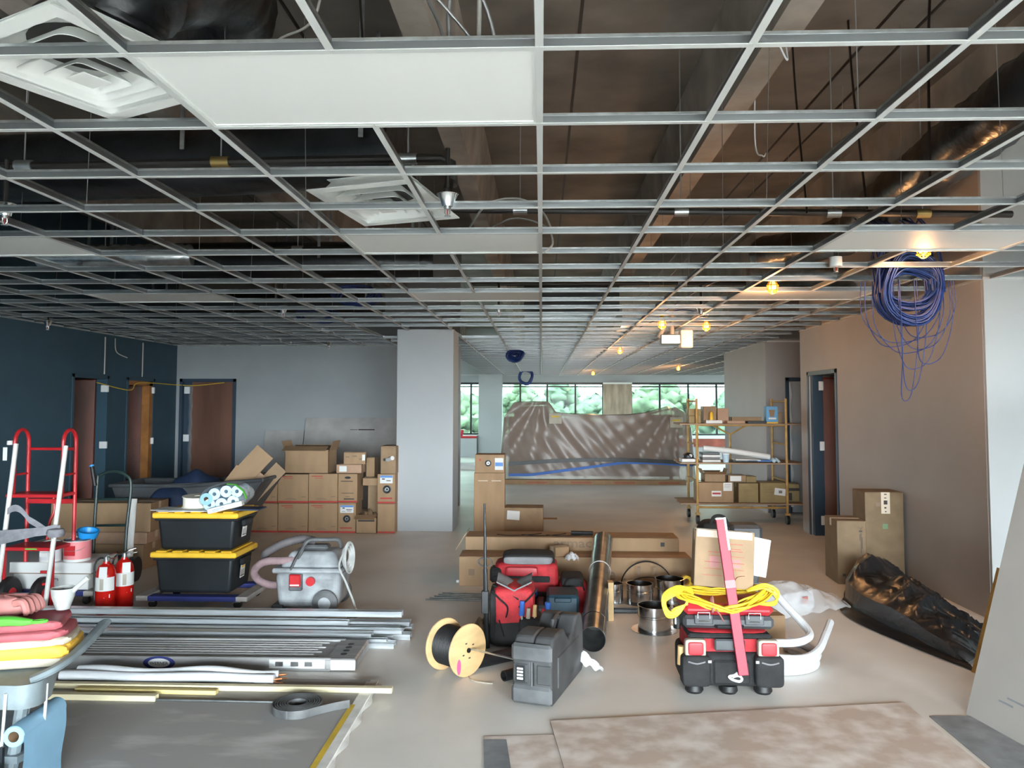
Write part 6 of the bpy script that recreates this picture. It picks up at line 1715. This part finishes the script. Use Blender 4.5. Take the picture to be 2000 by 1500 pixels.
t = sbox(3.62, 3.80, .302, .26, 11.75, .3, 'cardboard_olive', 'dark printed box at the right end of the lower shelf'); bars(t, '-y', -.15, [(-.09, .09, .16, .20), (-.08, -.02, .02, .13)], 'ink', 'black_print')
t = carton('open brown box on top of the large lower shelf box', (.30, .26, .12), (2.55, 11.80, .595), .02, m='cardboard', open_top=True, group=SG)
t = sbox(2.74, 3.0, .594, .10, 11.66, .25, 'cardboard_dark', 'brown box with white label on the lower shelf boxes'); bars(t, '-y', -.125, [(-.10, .06, .015, .09)], 'paper_white', 'shipping_label')
sbox(3.0, 3.15, .586, .09, 11.7, .25, 'cardboard_olive', 'small olive box tilted on the lower shelf boxes', .1)

# ------------------------------------------------------------------ tall boxes in the middle distance
t = carton('tall brown carton standing right of the white column', (.415, .40, .80), (-.708, 10.82, 0), .02, m='cardboard', tape=None)
bars(t, '-y', -.20, [(-.15, -.02, .69, .70), (.03, .16, .69, .70)], 'tape_paper', 'staple_strip')
t = carton('small box with a round port on top of the tall carton', (.40, .36, .245), (-.70, 10.80, .802), .0, m='cardboard', tape=None)
port(t, -.02, .13, -.18, .04); bars(t, '-y', -.18, [(.07, .185, .04, .20)], 'paper_white', 'sticker'); bars(t, '-y', -.1813, [(.075, .18, .09, .14)], 'blue_print', 'sticker_print'); bars(t, '-y', -.18, [(-.14, -.12, .16, .19)], 'red_print')
t = carton('squat brown carton with a torn flap beside the tall carton', (.52, .36, .335), (-.235, 10.80, 0), -.02, m='cardboard_dark', tape=None)
MB().box((-.14, -.1815, .235), (.17, .002, .12), rot=(0, .06, 0)).build('shipping_label', 'paper_white', t); MB().bb(.26, .45, -.10, .05, .17, .176).build('torn_flap', 'cardboard', t)
# ------------------------------------------------------------------ plastic wrapped furniture
t = thing('wrapped_furniture', 'stacked furniture shrouded in translucent brown tinted plastic sheeting', 'furniture', (0, 0, 0))
for k, (x0, x1, y0, y1, z1) in enumerate([(-.62, .18, 17.75, 18.7, 1.70), (.20, 1.1, 17.8, 18.6, 1.42), (1.12, 2.1, 17.8, 18.6, 1.35), (2.12, 3.1, 17.8, 18.6, 1.50), (-.75, -.63, 17.9, 18.6, 1.45)]):
    o = MB().bb(x0, x1, y0, y1, .12, z1).build('cabinet', 'wrapped_furn', t, 0)
    MB().bb(x0 + .02, x1 - .02, y0 - .012, y0, .16, .60).build('drawer', 'wrapped_furn', o, 0); MB().bb(x0 + .02, x1 - .02, y0 - .012, y0, .63, 1.05).build('drawer', 'wrapped_furn', o, 0)
for x in (-.05, .98, 2.0, 2.9):
    MB().bb(x - .035, x + .035, 17.70, 17.74, .06, .72).build('dark_leg', 'black_plastic', t)
sm, _ = film('shroud', (.29, .225, .19), .80, .32)
tops = [(-.86, 1.42), (-.62, 1.78), (.16, 1.80), (.34, 1.56), (.62, 1.52), (1.2, 1.50), (1.9, 1.50), (2.5, 1.57), (3.0, 1.69), (3.22, 1.55), (3.34, 1.2)]
def top_at(x):
    for (a, za), (c, zc) in zip(tops, tops[1:]):
        if a <= x <= c:
            return za + (zc - za) * (x - a) / (c - a)
    return tops[0][1] if x < tops[0][0] else tops[-1][1]
def front(u, v):
    x = -.84 + 4.16 * u
    z = top_at(x) * (1 - v)
    s = math.sin
    amp = .03 + .10 * s(PI * min(1, v * 1.1)) * (.5 + .5 * v)
    # folds fanning out from the high corners
    d1 = math.atan2(x + .0, 1.85 - z + .15); d2 = math.atan2(3.1 - x, 1.8 - z + .15)
    f = s(11 * d1) * max(0, 1 - (x + .2) / 2.0) + 1.1 * s(13 * d2) * max(0, 1 - (3.0 - x) / 3.2) + .22 * s(17 * x + 14 * z)
    return (x + .05 * (u - .5) * v, 17.62 - .10 * v + amp * f * .45, max(.03, z))
MB().grid(front, 110, 40).build('sheet', 'shroud', t, 30)
MB().grid(lambda u, v: (-.84 + 4.16 * u, 17.62 + 1.1 * v, top_at(-.84 + 4.16 * u) - .06 * math.sin(PI * v) + .02 * math.sin(12 * u + 9 * v)), 60, 12).build('sheet', 'shroud', t, 30)
MB().grid(lambda u, v: (-.84 - .12 * v + .03 * math.sin(14 * u), 17.55 + 1.15 * u, 1.42 * (1 - v) + .03), 24, 16).build('sheet', 'shroud', t, 30)
MB().grid(lambda u, v: (3.32 + .10 * v + .03 * math.sin(14 * u), 17.52 + 1.15 * u, 1.2 * (1 - v) + .03), 24, 16).build('sheet', 'shroud', t, 30)
MB().grid(lambda u, v: (-.72 + 4.17 * u, 17.36 + .02 * math.sin(9 * u), .38 + .10 * math.sin(PI * u * .95) + .085 * v), 30, 1).build('black_strap', 'black_plastic', t)
MB().grid(lambda u, v: (-.72 + 4.05 * u, 17.37 + .02 * math.sin(9 * u), .15 + .28 * min(1, max(0, (u - .12) / .5)) - .05 * max(0, u - .75) * 4 + .06 * v), 30, 1).build('blue_tape', 'tape_blue', t)
for x, z in ((.31, 1.43), (2.98, 1.35)):
    o = MB().bb(x - .14, x + .14, 17.42, 17.43, z - .12, z + .11).build('notice', 'bag_cream', t); MB().bb(x - .085, x + .085, 17.415, 17.42, z + .02, z + .06).build('notice_print', 'tape_yellow', o)
t = thing('long_flat_carton', 'long flat carton on the floor before the wrapped furniture', 'box', (1.18, 17.20, 0))
MB().bb(-2.0, 1.95, -.10, .10, 0, .10, bev=.004).build('body', 'cardboard', t)
for k in range(4):
    bars(t, '-y', -.10, [(-1.5 + .95 * k, -1.05 + .95 * k, .05, .06), (-1.5 + .95 * k, -1.05 + .95 * k, .03, .037)], 'red_print', 'lettering')
tag(MB().grid(lambda u, v: (-.85 - .25 * u, 17.3 + .3 * v, .02 + .4 * math.sin(PI * v) * (1 - u) + .03 * math.sin(17 * u + 9 * v)), 14, 14).build('plastic_heap', 'rag_white'), 'bunched white plastic at the left foot of the wrapped furniture', 'plastic')
tag(MB().grid(lambda u, v: (3.28 + .12 * v + .06 * u, 17.7 + .3 * u, 1.55 - 1.0 * v + .03 * math.sin(9 * u)), 12, 12).build('white_sheet', 'rag_white'), 'white sheet hanging at the right end of the wrapped furniture', 'sheet')
# things along the far windows
t = thing('far_bench', 'low red and white bench before the far right windows', 'bench', (5.0, 25.6, 0)); MB().bb(-1.0, 1.0, -.3, .3, .40, .66).build('red_body', 'brick_red', t); MB().bb(-1.05, 1.05, -.32, .32, .66, .72).build('white_top', 'paper_white', t); MB().bb(-.9, .9, -.25, .25, 0, .4).build('base', 'wall_white', t)
t = thing('far_crate', 'small red crate by the far left window', 'crate', (-2.45, 26.2, 0)); MB().bb(-.3, .3, -.2, .2, 0, .62).build('stand', 'wall_white', t, 0); MB().bb(-.34, .3, -.2, .2, .62, .70, bev=.01).build('red_tray', 'red_case', t); MB().cyl((-.25, 0, .70), (-.2, 0, .9), .06, 12).build('red_can', 'red_case', t)
tag(MB().bb(-2.35, -1.75, 21.0, 21.6, 0, .10).bb(-2.3, -1.8, 21.05, 21.55, .10, .16).build('sheet_stack', 'paper_white'), 'low stack of white sheets on the far floor left', 'sheets')
# yellow string across the grey wall door
tag(MB().tube(spline([(-6.33, 10.9, 2.03), (-6.33, 11.8, 1.94), (-6.34, 12.1, 2.06), (-6.30, 13.3, 2.06), (-6.0, 13.36, 2.05), (-5.5, 13.36, 2.10)], 8), .008, 5).build('yellow_string', 'tape_yellow'), 'thin yellow string across the blue corner and brown door', 'string')
for y, lab in ((11.12, 'left of the two doors'), (12.2, 'above the wood framed door')):
    tag(MB().cyl((XL + .012, y, 2.16), (XL + .012, y, 2.7), .010, 8).build('wall_conduit', 'cable_grey'), 'thin grey conduit on the blue wall ' + lab, 'conduit', 'conduits on the blue wall')
tag(MB().tube(spline([(XL + .03, 11.35, 2.7), (XL + .05, 11.36, 2.5), (XL + .14, 11.5, 2.42)], 6), .008, 5).build('wire_tail', 'cable_grey'), 'pale wire tail hanging on the blue wall', 'wire')
